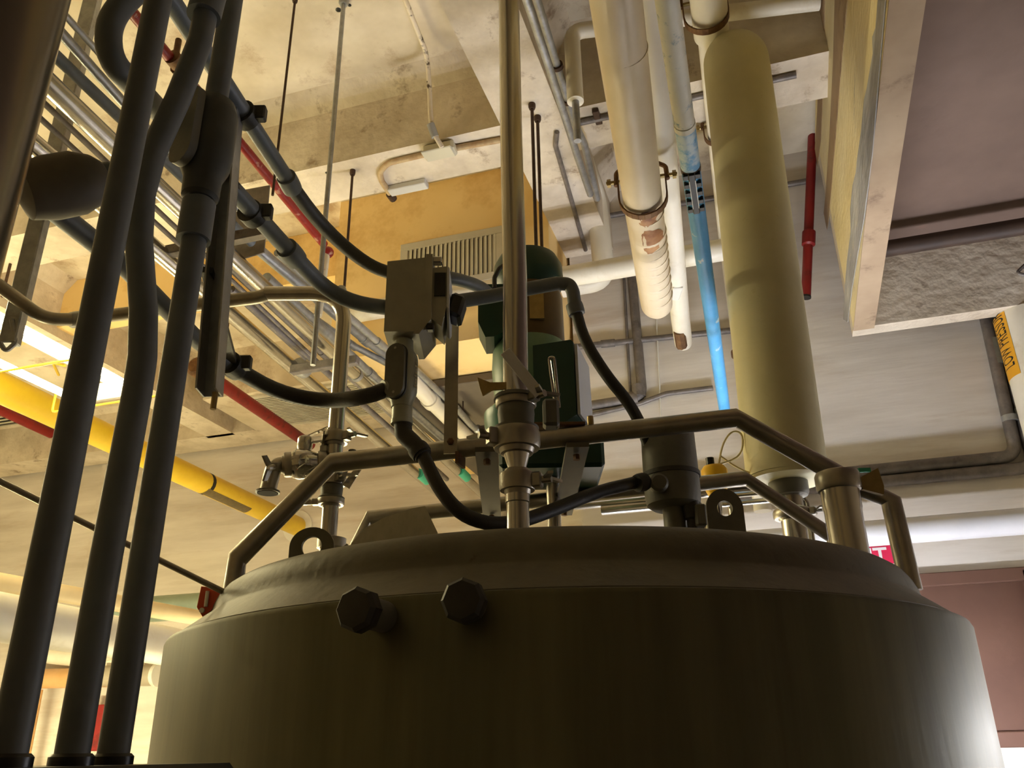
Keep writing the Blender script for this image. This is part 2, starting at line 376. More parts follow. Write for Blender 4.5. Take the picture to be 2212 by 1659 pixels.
for nm, bp_, mm in (('shadow_band', [(1804, 0), (1800, 140), (1792, 300), (1784, 420), (1776, 500), (1782, 520), (1790, 480), (1797, 400), (1810, 240), (1820, 120), (1831, 0)], brownband),
                    ('shadow_band', [(1768, 0), (1770, 120), (1766, 240), (1760, 330), (1766, 360), (1774, 300), (1780, 160), (1782, 0)], brownband),
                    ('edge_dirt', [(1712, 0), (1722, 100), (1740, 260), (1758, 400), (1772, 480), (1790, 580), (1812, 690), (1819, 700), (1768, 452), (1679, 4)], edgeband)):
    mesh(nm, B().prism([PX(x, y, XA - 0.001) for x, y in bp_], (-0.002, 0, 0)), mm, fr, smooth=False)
mesh('soffit_strip', B().box((XA, YR, ZK - 0.006), (XB_, YE + .02, ZK)), mat('beige_soffit_strip', (158, 134, 108), (178, 156, 128), rough=0.85, scale=3, stain=(110, 88, 70), st_scale=4, st_pos=0.66), fr, smooth=False)
# moulded ledge on the beam side
ln = lambda x0, y0: PX(x0, y0, XA)
l0, l1 = ln(1831, 0), ln(1795, 400)
# cross member at the end of the frame and the slab in the recess
struct('trim_8', B().box((XA, YE, ZK), (XR, YE + 0.10, 4.7)), concrete_b, 'concrete edge beam closing the recess')
struct('ceiling_recess', B().box((XB_, YR, ZK + 0.42), (XR, YE, ZK + 0.6)), darkslab, 'brownish pink soffit slab inside the recess')

# ================================================================== LAMPS
tube_main = emat('lit_tube_warm', WARM, TUBE_MAIN); tube_left = emat('lit_tube_warm_side', WARM, TUBE_LEFT)
tube_low = emat('lit_tube_warm_low', WARM, TUBE_LOW); tube_fill = emat('fill_tube_warm', WARM, TUBE_FILL); tube_right = emat('lit_tube_cool', COOL, TUBE_RIGHT); tube_back = emat('lit_tube_neutral', NEUT, TUBE_BACK)
def fluor(label, a, b, em, sep=0.13, group='fluorescent strip fixtures', rt=0.019, guard=False, cat='light fixture', rods=True, stand=False):
    a, b = Vector(a), Vector(b); d = (b - a).normalized(); sx = d.cross(Vector((0, 0, 1))).normalized()
    t = thing('fluorescent_fixture', label, cat, (a + b) / 2, group)
    hb = B(); up = Vector((0, 0, 1))
    prof = [(-.03, .07), (.03, .07), (.03, .115), (-.03, .115)]
    hb.prism([a + sx * p + up * q for p, q in prof], b - a)
    mesh('housing', hb, whitep, t, smooth=False)
    for s_ in (-1, 1):
        o = sx * (s_ * sep * .62)
        mesh('tube', B().tube([a + o + d * .04, b + o - d * .04], rt, 8), em, t)
    for e, q in ((a, 1), (b, -1)):
        mesh('lamp_holder', B().frame(e + d * (.02 * q) + up * .03, sx * (sep * .62 + .022), d * .014, up * .048, .004), whitep, t)
    if guard:
        for u in guard:
            c = a + (b - a) * u
            mesh('wire_guard', B().tube([c - sx * (sep + .03) + up * .05, c - sx * (sep + .03) - up * .05, c + sx * (sep + .03) - up * .05, c + sx * (sep + .03) + up * .05], .006, 8, .02), yellowp, t)
    if stand:
        for u in (.12, .88):
            c = a + (b - a) * u
            mesh('stand_post', B().cyl(Vector((c.x, c.y, 0)), c + up * .04, .018, n=10), galv, t)
    if rods:
        for u in (.12, .88):
            c = a + (b - a) * u
            mesh('hanger_rod', B().cyl(c + up * .1, Vector((c.x, c.y, ZS)), .005, n=8), rod_m, t)
    return t
fu0, fu1 = PZ(235, 803, 3.2), PZ(0, 672, 3.2); fl0, fl1 = PZ(247, 908, 3.2), PZ(0, 795, 3.2)
fa = (fu0 + fl0) / 2; fb = (fu1 + fl1) / 2; sepv = abs((fu0 - fl0).x) / 2
dirn = (fb - fa).normalized()
fluor('lit two-tube fluorescent fixture at the left behind the dark conduits', fa, fa + dirn * 1.3, tube_main, sep=max(.1, sepv * 1.4), guard=(.03, .4))
fluor('lit fluorescent fixture beyond the left edge of the view', (-4.6, 2.2, 3.0), (-4.6, 3.5, 3.0), tube_left)
fluor('lit fluorescent fixture above the far left aisle', (-6.2, 3.6, 3.3), (-6.2, 5.0, 3.3), tube_left)
fluor('lit fluorescent fixture low behind the tank on the left', (-3.8, 4.9, 1.0), (-2.3, 4.9, 1.0), tube_low, rods=False, stand=True)
fluor('added unseen fluorescent fixture lighting the far wall from below the view', (-6.9, 4.5, .85), (-5.5, 4.5, .85), tube_fill, rods=False, stand=True)  # unseen low lamp, added to brighten the far left wall
fluor('lit cool fluorescent fixture beyond the right edge by the back wall', (1.4, 3.85, 1.7), (2.8, 3.85, 1.7), tube_right, rods=False, stand=True)
fluor('lit neutral fluorescent fixture hidden behind the tank at the back wall', (-.8, 3.6, 1.3), (.6, 3.6, 1.3), tube_back, rods=False, stand=True)

U = Vector((0.953, 0.303, 0)).normalized(); V = Vector((-0.303, 0.953, 0)).normalized(); Zv = Vector((0, 0, 1))
ZD = 1.893   # top of the dome

# ================================================================== TANK
def dome_z(r):
    pr = [(1.0, ZT), (.985, ZT + .002), (.91, ZT + .062), (.895, ZT + .10), (.875, ZT + .124), (.84, ZT + .138), (.78, ZT + .143), (.5, ZT + .146), (0, ZT + .148)]
    for (r0, z0), (r1, z1) in zip(pr, pr[1:]):
        if r1 <= r <= r0: return z0 + (z1 - z0) * (r0 - r) / (r0 - r1)
tank = thing('process_tank', 'large dull stainless steel tank filling the foreground', 'tank', (TX, TY, 0))
mesh('shell', B().lathe((TX, TY, 0), Zv, [(.96, .25), (1.0, .25), (1.0, ZT - .012), (.996, ZT - .003), (.985, ZT)], 128), tank_m, tank)
mesh('dome', B().lathe((TX, TY, 0), Zv, [(.985, ZT - .002), (.985, ZT + .002), (.912, ZT + .058), (.908, ZT + .064), (.905, ZT + .08), (.897, ZT + .10), (.885, ZT + .118), (.868, ZT + .13), (.84, ZT + .138), (.78, ZT + .143), (.5, ZT + .146), (.02, ZT + .148)], 128), dome_m, tank)
for a in (30, 150, 270):
    a = math.radians(a); c = Vector((TX + .8 * math.cos(a), TY + .8 * math.sin(a), 0))
    mesh('leg', B().cyl(c, c + Zv * .26, .05), ss_satin, tank)
for (px, py, off, L_) in ((828, 1332, .0, .085), (1018, 1308, .0, .05)):
    h = shell_hit(px, py); rad = Vector((h.x - TX, h.y - TY, 0)).normalized()
    rr = rad
    nz = mesh('nozzle', B().lathe(h - rr * .01, rr, [(.026, 0), (.026, L_ - .03), (.024, L_ - .02)], 20), dgrey, tank)
    hx = h + rr * (L_ - .02)
    mesh('plug', B().lathe(hx, rr, [(.034, 0), (.036, .004), (.036, .026), (.030, .034), (.012, .036)], 8), blackm if False else rubber, nz, angle=25)
# manway on the dome
mw = PD(1290, 1140, 2.75)
mc = Vector((TX + .12, TY + .42, 0))
mesh('manway_collar', B().lathe(mc, Zv, [(.21, ZT + .12), (.21, ZT + .20), (.225, ZT + .20), (.225, ZT + .215), (.2, ZT + .215)], 48), ss_satin, tank)
mesh('manway_lid', B().lathe(mc, Zv, [(.235, ZT + .216), (.235, ZT + .232), (.2, ZT + .25), (.1, ZT + .268), (.01, ZT + .272)], 48), insul, tank)
def lug(pts_c, w, h, D, hole, base_z):
    c = PD(*pts_c, D); b = B(); hw = rp(c, w) ; top = c.z + rp(c, h); bot = base_z
    n = 40; outer, inner = [], []
    rh = rp(c, hole)
    for i in range(n):
        a = 2 * math.pi * i / n; ca, sa = math.cos(a), math.sin(a)
        inner.append(c + U * rh * ca + Zv * rh * sa * 1.0)
        if sa >= 0: outer.append(c + U * hw * ca + Zv * (top - c.z) * sa)
        else:
            s_ = max(abs(ca), abs(sa)); outer.append(c + U * hw * ca / s_ + Zv * (c.z - bot) * sa / s_)
    b.ringplate(outer, inner, V * .014)
    return mesh('lifting_lug', b, dome_m, tank, angle=25)
lug((673, 1180), 96, 84, 2.17, 44, ZD - .06)
lug((1566, 1098), 80, 88, 2.5, 34, ZD - .01)

# ---- lifting rails (two bent tubes across the dome)
A1 = PZ(505, 1262, 1.87); B1 = PZ(1962, 1238, 1.87)
R1 = [(505, 1262, 0), (513, 1207, 0), (718, 1000, 0), (1590, 903, 0), (1850, 1048, 0), (1925, 1083, 0), (1962, 1238, 0)]
pts = [PV(x, y, A1, B1) for x, y, _ in R1]
pts[0].z -= .04; pts[-1].z -= .04
rail1 = thing('lifting_rail', 'bent stainless tube rail crossing the near side of the dome', 'rail', pts[0])
mesh('tube', B().tube([pts[0], pts[1], pts[2], pts[3], pts[4], pts[5], pts[6]], .0245, 20, 0.0), ss_satin, rail1)
off = V * .54
A2, B2 = A1 + off, B1 + off
p2 = [PV(x, y, A2, B2) for x, y in ((925, 1106), (1610, 1034), (1800, 1160))]
lft = p2[0] + (p2[0] - p2[1]).normalized() * .18
lf2 = Vector((lft.x - .12, lft.y - .04, ZD - .03)); rt2 = Vector((p2[2].x, p2[2].y, ZD - .02))
rail2 = thing('lifting_rail', 'bent stainless tube rail on the far side of the dome', 'rail', lf2)
mesh('tube', B().tube([lf2, lft, p2[1], p2[2], rt2], .0235, 20, 0.0), ss_satin, rail2)

# ---- tall sanitary pipe with its valve stack (left of tank centre)
pa = PD(1114, 850, 1.72); PXY = Vector((pa.x, pa.y, 0))
def onp(y, X=1114, D=1.72): return Vector((PXY.x, PXY.y, PD(X, y, D).z))
cp = thing('sanitary_pipe', 'tall shiny steel pipe rising from the dome past the frame top', 'pipe', Vector((PXY.x, PXY.y, ZD)))
rpp = rp(onp(700), 53)
mesh('riser', B().tube([onp(858), onp(835), onp(600) + U * .003, onp(300), Vector((PXY.x, PXY.y, ZS))], rpp, 28), ss, cp)
def triclamp(parent, c, axis, r, h, wing=U, wl=.035, flip=1):
    c = Vector(c); a = Vector(axis).normalized(); wing = Vector(wing).normalized()
    cl = mesh('clamp', B().lathe(c, a, [(r * .8, -h * .8), (r * 1.02, -h * .75), (r * 1.12, -h * .5), (r * 1.42, -h * .5), (r * 1.5, -h * .3), (r * 1.5, h * .3), (r * 1.42, h * .5), (r * 1.12, h * .5), (r * 1.02, h * .75), (r * .8, h * .8)], 28), ss_satin, parent)
    side = a.cross(wing).normalized()
    e = c + wing * r * 1.5
    mesh('bolt', B().cyl(e - wing * .012 + side * -.004, e + wing * .03, .005, n=10).frame(e + wing * .004, wing * .012, side * .012, a * h * .45, .003), ss_satin, cl)
    w = e + wing * .024
    wb = B()
    for s_ in (-1, 1):
        wb.prism([w + side * s_ * .004 - wing * .006, w + side * s_ * .018 + wing * .004, w + side * s_ * (wl) + wing * .014, w + side * s_ * wl + wing * .026, w + side * s_ * .014 + wing * .016, w + side * s_ * .003 + wing * .010], a * .006)
    wb.cyl(w - wing * .008, w + wing * .012, .008, n=10)
    mesh('wing_nut', wb, ss_satin, cl)
    return cl
# butterfly valve body
vb = onp(895)
mesh('valve_body', B().lathe(vb, Zv, [(rpp * .95, -.05), (rpp * 1.05, -.044), (rpp * 1.7, -.04), (rpp * 1.75, -.032), (rpp * 1.35, -.028), (rpp * 1.45, 0), (rpp * 1.35, .028), (rpp * 1.75, .032), (rpp * 1.7, .04), (rpp * 1.05, .046), (rpp * .95, .05)], 30), dgrey, cp)
triclamp(cp, onp(870), Zv, rpp * 1.08, .022, U * .75 - V * .66)
h0 = onp(872) + U * .05 - V * .05; h1 = onp(790) - U * .022 - V * .075
mesh('valve_handle', B().bar(h0, h1, .024, .004, U, .001), mat('pale_satin_steel', (206, 206, 208), (216, 216, 218), rough=.45, metal=.6, scale=9), cp)
# wing plate on the left of the valve
w0 = onp(848) - U * .02 - V * .04
wp = B(); 
for s_ in (1,):
    wp.prism([w0 + Zv * .008, w0 - U * .035 + Zv * .008, w0 - U * .062 + Zv * .02, w0 - U * .056 - Zv * .006, w0 - U * .05 - Zv * .024, w0 - U * .03 - Zv * .01, w0 - Zv * .008], V * .005)
mesh('wing_nut', wp, zinc, cp)
# small lever bail on the right
l0 = PD(1205, 925, 1.78); l1 = PD(1200, 880, 1.78); l2 = PD(1186, 772, 1.78); l3 = PD(1197, 772, 1.78); l4 = PD(1208, 880, 1.78)
mesh('bail_lever', B().tube([l0, l1, l2, l3, l4], .0035, 8, .008), ss_bright, cp)
mesh('lever_block', B().frame(PD(1190, 895, 1.78), U * .018, V * .02, Zv * .032, .006), dgrey, cp)
mesh('neck', B().cyl(onp(920), onp(940), rpp * 1.0, n=24), ss, cp)
triclamp(cp, onp(950), Zv, rpp * 1.22, .042, -U * .9 - V * .4)
mesh('reducer', B().lathe(onp(1022), Zv, [(rpp * .66, 0), (rpp * .70, (onp(1010) - onp(1022)).z), (rpp * 1.08, (onp(975) - onp(1022)).z)], 28), ss, cp)
triclamp(cp, onp(1042), Zv, rpp * .92, .036, U * .9 - V * .3)
mesh('stub', B().lathe(Vector((PXY.x, PXY.y, ZD - .02)), Zv, [(rpp * .84, 0), (rpp * .84, onp(1088).z - ZD + .02), (rpp * .92, onp(1086).z - ZD + .02), (rpp * .92, onp(1060).z - ZD + .02)], 28), ss, cp)

# ---- agitator motor on its bridge
MX = Vector((-.664, 2.33, 0))
def zm(y): return PD(1140, y, 2.42).z
mo = thing('agitator_motor', 'dark green agitator motor standing behind the tall steel pipe', 'motor', Vector((MX.x, MX.y, zm(985))))
mrad = rp(Vector((MX.x, MX.y, 2.8)), 150)
mesh('fan_cowl', B().lathe(MX, Zv, [(mrad * .82, zm(640)), (mrad * .98, zm(622)), (mrad * 1.02, zm(606)), (mrad * 1.0, zm(580)), (mrad * .86, zm(562)), (mrad * .3, zm(556))], 40), motor_g, mo)
mesh('barrel', B().lathe(MX, Zv, [(mrad * .99, zm(770)), (mrad * .99, zm(765)), (mrad * .97, zm(650)), (mrad * .9, zm(635))], 40), motor_b, mo)
mesh('name_plate', B().frame(MX + Zv * zm(690) + U * .02 - V * mrad * .98, U * .022, V * .006, Zv * .055), label_w if False else zinc, mo)
mesh('end_bell', B().lathe(MX, Zv, [(mrad * .9, zm(880)), (mrad * 1.02, zm(860)), (mrad * 1.08, zm(800)), (mrad * 1.06, zm(765)), (mrad * .96, zm(745)), (mrad * .93, zm(735))], 40), motor_l, mo)
# terminal box on the left
tb = PD(1062, 685, 2.36)
b = B(); hx, hy = rp(tb, 56), rp(tb, 130)
pol = [(-hx, hy * .95), (hx, hy * .95), (hx, -hy * .8), (hx * .2, -hy * .98), (-hx * .45, -hy), (-hx, -hy * .45)]
b.prism([tb + U * a + Zv * q - V * .05 for a, q in pol], V * .12)
txb = mesh('terminal_box', b, motor_g, mo, angle=20)
mesh('box_screw', B().cyl(PD(1042, 648, 2.29), PD(1050, 652, 2.29), .005, n=8), ss_bright, txb)
# gear box on the right
gb = PD(1197, 825, 2.2); hx, hy = rp(gb, 118) , rp(gb, 190)
gpoly = [(-hx, hy), (hx * .9, hy), (hx, hy * .93), (hx, -hy * .86), (hx * .45, -hy), (-hx, -hy)]
gu = (U * .95 - V * .31).normalized(); gv = (V * .95 + U * .31).normalized()
gbo = mesh('gear_housing', B().prism([gb + gu * a * .78 + Zv * q for a, q in gpoly], gv * .17), motor_g, mo, angle=20)
e1 = gb + gu * (hx * .78 + .002)
mesh('side_cover', B().prism([e1 + Zv * hy * .9 + gv * .006, e1 + Zv * hy * .8 + gv * .15, e1 - Zv * hy * .8 + gv * .165, e1 - Zv * hy * .84 + gv * .006], gu * .008), label_w, gbo, smooth=False)
mesh('flange', B().lathe(MX + U * -.02, Zv, [(mrad * .7, zm(945)), (mrad * 1.0, zm(940)), (mrad * 1.12, zm(915)), (mrad * 1.12, zm(895)), (mrad * .9, zm(880))], 36), mat('teal_green_enamel', (28, 104, 84), (38, 120, 96), rough=0.35, scale=8), mo)
mesh('gear_case', B().frame(MX + Zv * (zm(1000)) + U * .05, U * .15, V * .12, Zv * .05, .01), motor_g, mo)
sh = PD(1195, 1060, 2.41)
mesh('shaft_tube', B().cyl(Vector((sh.x, sh.y, ZD - .02)), Vector((sh.x, sh.y, sh.z + .12)), rp(sh, 30), n=20), ss, mo)
# bridge bars between the rails
def railpt(base, t, z): q = A1 + (B1 - A1) * t; return Vector((q.x, q.y, z)) + base
br = []
for i, (px0, px1, w, lab) in enumerate(((1052, 1092, .055, 'flat steel bridge bar under the motor, left one'), (1245, 1318, .055, 'flat steel bridge bar under the motor, right one'))):
    a = PV(px0, 985 if i == 0 else 975, A1, B1); zb_ = a.z - .004
    e = PV(px1, 1050, A2, B2); e.z = min(e.z, a.z)
    st = a - V * .05; en = a + V * .60; st.z = en.z = a.z
    o = thing('bridge_bar', lab, 'steel bar', st)
    mesh('bar', B().bar(st, en, w, .012, U), mat('dark_bar_steel', (84, 80, 70), (98, 94, 82), rough=.5, metal=.4, scale=9), o)
    for q in (st + V * .05, en - V * .06):
        mesh('bolt', B().lathe(q - Zv * .022, Zv, [(.009, 0), (.009, .012), (.007, .014)], 6), rust, o, angle=20)
br_b = PV(1276, 916, A1, B1)
bo = thing('anchor_bolt', 'brass coloured bolt with washer standing on the near rail', 'bolt', br_b - Zv * .03)
mesh('washer', B().lathe(br_b - Zv * .026, Zv, [(.021, 0), (.021, .005), (.012, .006)], 20), rust, bo)
mesh('nut', B().lathe(br_b - Zv * .02, Zv, [(.014, 0), (.014, .014), (.011, .016)], 6), zinc, bo, angle=20)
mesh('stud', B().cyl(br_b - Zv * .03, br_b + Zv * .02, .008, n=10), zinc, bo)
pk = PV(1185, 922, A1, B1)
tag(mesh('mounting_plate', B().frame(pk + V * .04 + Zv * .002, U * .09, V * .06, Zv * .004, .001), rust), 'rusty mounting plate on the near rail under the gear housing', 'plate')

# ---- switch box on its strap
sb = PD(880, 655, 1.88)
sw = thing('safety_switch', 'grey safety switch box with black rotary knob on its strap', 'switch box', Vector((sb.x, sb.y, sb.z - .11)))
def loc(u, v, z): return sb + U * u + V * v + Zv * z
body = B().prism([loc(-.045, -.06, -.108), loc(.028, -.06, -.108), loc(.050, -.06, -.075), loc(.050, -.06, .094), loc(-.045, -.06, .084)], V * .13)
bd = mesh('enclosure', body, greybox, sw, angle=20)
mesh('cover', B().prism([loc(.024, -.066, -.118), loc(.038, -.066, -.118), loc(.066, -.066, -.08), loc(.066, -.066, .100), loc(.050, -.066, .100), loc(.050, -.066, -.075)], V * .142), greybox, sw, angle=20)
hd = mesh('operator_housing', B().prism([loc(.066, -.05, -.07), loc(.09, -.05, -.092), loc(.10, -.05, -.04), loc(.10, -.05, .074), loc(.066, -.05, .07)], V * .10), greybox, sw, angle=20)
mesh('window', B().frame(loc(.084, -.052, .022), U * .0135, V * .002, Zv * .032), blackm, hd)
mesh('faceplate', B().prism([loc(.101, -.055, .072), loc(.101, .055, .072), loc(.101, .055, -.06), loc(.101, -.01, -.1), loc(.101, -.055, -.04)], U * .006 - Zv * .006), label_w, hd, smooth=False)
mesh('knob', B().frame(loc(.122, .0, -.02), (U * .017 - Zv * .008), V * .032, Zv * .03 + U * .008, .008), blackm, hd)
mesh('latch', B().frame(loc(.076, -.045, .092), U * .012, V * .01, Zv * .009, .003), ss_bright, sw)
mesh('latch', B().frame(loc(.064, -.058, -.098), U * .009, V * .01, Zv * .009, .003), blackm, sw)
mesh('mounting_ear', B().lathe(loc(-.043, .03, .092), V, [(.012, 0), (.014, .004), (.014, .016), (.012, .02)], 16), greybox, sw)
mesh('hub', B().lathe(PD(868, 742, 1.87), Zv, [(.022, 0), (.024, .012), (.032, .03), (.036, .055), (.036, .075)], 20), greybox, sw)
# strap
s0, s1 = PV(975, 985, A1, B1) - V * .032, None
s1 = Vector((s0.x, s0.y, PD(978, 655, 1.95).z))
st = thing('mounting_strap', 'upright flat steel strap bolted to the near rail beside the switch', 'strap', s0)
mesh('strap', B().bar(s0 - Zv * .005, s1, .033, .006, U), ss_satin, st)
mesh('bolt', B().lathe(s0 + Zv * .025 - V * .002, -V, [(.009, 0), (.009, .006), (.006, .008)], 6), rust, st, angle=20)
mesh('clip', B().box(s0 + Vector((.012, .0, -.03)), s0 + Vector((.02, .05, .0))), rust, st)

# ---- conduit body under the switch, elbow, whip to the right-hand cylinder
cb = PD(870, 812, 1.86)
cbt = thing('conduit_fitting', 'grey conduit body with oval cover hanging under the switch box', 'conduit fitting', cb - Zv * .1)
def obround(c, ax, wd_, hh, r, n=10):
    out = []
    for i in range(n + 1):
        a = math.pi * i / n; out.append(c + wd_ * r * math.cos(a) + ax * (hh - r + r * math.sin(a)))
    for i in range(n + 1):
        a = math.pi + math.pi * i / n; out.append(c + wd_ * r * math.cos(a) + ax * (-(hh - r) + r * math.sin(a)))
    return out
mesh('body', B().lathe(cb, Zv, [(.020, -.082), (.024, -.08), (.026, -.068), (.033, -.05), (.035, -.04), (.035, .04), (.033, .05), (.024, .064), (.022, .09)], 24), lgreycast, cbt)
fd = (-V * .92 - U * .38).normalized(); fs_ = fd.cross(Zv).normalized()
cv = mesh('cover', B().prism(obround(cb + fd * .028, Zv, fs_, .068, .025), fd * .012), dgrey, cbt, angle=25)
mesh('gasket', B().prism(obround(cb + fd * .026, Zv, fs_, .070, .027), fd * .004), rubber, cbt, angle=25)
for z in (-.056, .056): mesh('screw', B().lathe(cb + fd * .039 + Zv * z, fd, [(.004, 0), (.003, .002)], 10), ss_satin, cv)
sd = (U * .9 - V * .42).normalized(); ss_ = sd.cross(Zv)
for i in range(9):
    z = -.034 + i * .0085
    mesh('raised_mark', B().frame(cb + sd * .0352 + Zv * z, ss_ * (.006 - .002 * (i % 3)), sd * .0012, Zv * .0028), ss_bright, cbt, smooth=False)
mesh('hub', B().cyl(PD(852, 838, 1.86), PD(828, 841, 1.85), .0215, n=20), lgreycast, cbt)
mesh('collar', B().lathe(PD(868, 912, 1.86), Zv, [(.022, -.006), (.0255, -.005), (.0255, .004), (.024, .006), (.0235, .035)], 20), lgreycast, cbt)
whip = [PD(869, 915, 1.86), PD(872, 938, 1.855), PD(893, 958, 1.85), PD(915, 985, 1.84), PD(942, 1045, 1.83), PD(985, 1103, 1.82), PD(1040, 1130, 1.84), PD(1105, 1132, 1.88), PD(1180, 1108, 1.95), PD(1290, 1062, 2.05), PD(1370, 1043, 2.12)]
wt = thing('flexible_whip', 'black flexible conduit looping from the switch down over the dome', 'conduit', whip[0])
def smooth_path(p, it=2):
    for _ in range(it):
        q = [p[0]]
        for a, b_ in zip(p, p[1:]): q += [a * .75 + b_ * .25, a * .25 + b_ * .75]
        p = q + [p[-1]]
    return p
mesh('hose', B().tube(smooth_path(whip[2:]), rp(whip[5], 32), 16), rubber, wt)
mesh('elbow', B().tube([whip[0] + Zv * .01, whip[1], whip[2], whip[3]], .0205, 18, .02), rubber, wt)
ringband(wt, 'elbow_nut', along(whip[2], whip[3], .6), whip[3] - whip[2], .0235, .022, rubber, .001)
ringband(wt, 'end_nut', PD(1385, 1042, 2.12), whip[-1] - whip[-2], .022, .03, rubber, .002)

# ---- right-hand dark cylinder (level transmitter) 
lv = PD(1447, 1000, 2.22); LX = Vector((lv.x, lv.y, 0))
def zl_(y): return PD(1447, y, 2.22).z
lvt = thing('level_transmitter', 'dark grey cylindrical transmitter behind the near rail', 'transmitter', Vector((LX.x, LX.y, ZD)))
r0 = rp(lv, 118)
mesh('housing', B().lathe(LX, Zv, [(r0 * .98, zl_(1030)), (r0, zl_(1020)), (r0 * .98, zl_(940)), (r0 * .92, zl_(928)), (r0 * .3, zl_(922))], 36), dgrey, lvt)
mesh('band', B().lathe(LX, Zv, [(r0 * .9, zl_(1034)), (r0 * 1.05, zl_(1033)), (r0 * 1.05, zl_(1024)), (r0 * .9, zl_(1023))], 36), rubber, lvt)
mesh('base', B().lathe(LX, Zv, [(r0 * .75, zl_(1100)), (r0 * .95, zl_(1092)), (r0 * 1.0, zl_(1075)), (r0 * 1.0, zl_(1033))], 36), dgrey, lvt)
pf = PD(1424, 1042, 2.12)
mesh('port_cap', B().lathe(pf + V * .03, -V, [(.022, 0), (.024, .01), (.024, .03), (.018, .036)], 20), dgrey, lvt)
mesh('stem', B().lathe(PD(1497, 1140, 2.2) * 1, Zv, [(.014, -.05), (.014, .02), (.019, .024), (.022, .05), (.022, .08)], 16), rubber, lvt)
pl = PD(1512, 1115, 2.19)
mesh('side_plate', B().frame(pl, U * .014, V * .02, Zv * .028, .004), dgrey, lvt)
mesh('support_post', B().cyl(Vector((LX.x, LX.y, ZD - .01)), Vector((LX.x, LX.y, zl_(1095))), .03, n=16), dgrey, lvt)

# second conduit from the switch to the cylinder, over the motor
c2p = [PD(982, 652, 1.98), PD(1060, 640, 2.0), PD(1150, 622, 2.02), PD(1205, 612, 2.03), PD(1238, 632, 2.04), PD(1243, 668, 2.04), PD(1262, 735, 2.05), PD(1310, 812, 2.07), PD(1355, 865, 2.1), PD(1382, 912, 2.14), PD(1400, 960, 2.2)]
t = thing('flexible_whip', 'black conduit arching from the switch past the motor to the cylinder', 'conduit', c2p[0])
mesh('rigid_run', B().tube(c2p[:4], .019, 18, .02), pvc, t)
mesh('elbow', B().tube([c2p[3] - U * .005, along(c2p[3], Vector((c2p[4].x, c2p[4].y, c2p[3].z)), .8), c2p[4], c2p[5]], .0185, 18, .02), pvc, t)
mesh('hose', B().tube(smooth_path(c2p[5:]), .0155, 16), rubber, t)
ringband(t, 'nut', c2p[5], c2p[6] - c2p[5], .0225, .03, pvc, .001)
c3p = [PD(960, 598, 1.99), PD(1000, 606, 2.03), PD(1040, 620, 2.12), PD(1062, 640, 2.25)]
t = thing('flexible_whip', 'short dark conduit running from the switch back to the motor box', 'conduit', c3p[0])
mesh('hose', B().tube(smooth_path(c3p), .018, 16), pvc, t)
hk = PD(1078, 590, 2.2)
tag(mesh('curved_strap', B().tube([PD(1090, 572, 2.24), PD(1078, 580, 2.22), PD(1068, 600, 2.22), PD(1068, 622, 2.22)], .007, 10, .02), rubber), 'black curved strap end left of the steel pipe at the motor cowl', 'strap')

# ---- left riser with sampling valve
rv = PD(735, 800, 2.4); RX = Vector((rv.x, rv.y, 0))
def onr(y, X=None):
    return Vector((RX.x, RX.y, PD(735, y, 2.4).z))
rr_ = rp(rv, 33)
ri = thing('sample_riser', 'stainless riser with elbow and sampling valve, left of the dome', 'pipe', Vector((RX.x, RX.y, ZD)))
hz0 = PD(735, 640, 2.4); el = Vector((RX.x, RX.y, hz0.z))
hleft = PZ(170, 690, el.z); hmid = PZ(560, 642, el.z)
dr = (hmid - el).normalized()
lend = el + dr * ((hleft - el).length)
mesh('riser', B().tube([onr(945), el + Zv * .012, el + Zv * .012 + dr * .25], rr_, 22, .11, seg=10), ss, ri)
hl2 = PD(95, 690, math.hypot(hleft.x, hleft.y)); hl3 = PD(30, 640, math.hypot(hleft.x, hleft.y)); hl4 = PD(-60, 575, math.hypot(hleft.x, hleft.y))
mesh('header', B().tube([el + Zv * .012 + dr * .24, hmid, hleft, hl2, hl3, hl4], rr_ * .92, 20, [0, .1, 0, .2, .2, 0]), ss_satin, ri)
ringband(ri, 'coupling', hleft, hleft - hmid, rr_ * 1.15, .05, galv, .001)
mesh('white_cap', B().lathe(el - dr * .005 + Zv * .012 - U * .02, Zv, [(.016, 0), (.018, .01), (.014, .022)], 18), whitep, ri)
triclamp(ri, onr(948), Zv, rr_ * 1.1, .03, U * .85 - V * .5, wl=.04)
mesh('tee', B().tube([onr(955), onr(1040)], rr_ * 1.02, 22), ss, ri)
tv = onr(1000); vd = (-U * .96 - V * .26).normalized()
vdd = (vd - Zv * .12).normalized()
sv = tv + vdd * .085
vbd = mesh('valve', B().lathe(tv, vdd, [(rr_, 0), (rr_, .02), (rr_ * 1.5, .022), (rr_ * 1.55, .03), (rr_ * 1.5, .036), (rr_ * 1.2, .04), (rr_ * 1.5, .055), (rr_ * 1.9, .075), (rr_ * 1.95, .1), (rr_ * 1.7, .115), (rr_ * 1.2, .125)], 26), ss_bright, ri)
mesh('bonnet', B().lathe(sv + Zv * .03, Zv, [(.016, 0), (.022, .02), (.022, .045), (.019, .05), (.012, .054)], 20), ss, vbd)
mesh('bonnet_lever', B().cyl(sv + Zv * .062, sv + Zv * .062 - vd * .10 + Zv * .022, .0045, n=8), ss_bright, vbd)
mesh('bonnet_handle', B().bar(sv + Zv * .08, sv + Zv * .115 - vd * .06, .014, .003, V), ss_bright, vbd)
sp = tv + vdd * .12
mesh('spout', B().tube([sp, sp + vdd * .045, sp + vdd * .055 - Zv * .075], rr_ * 1.0, 20, .035), ss_satin, ri)
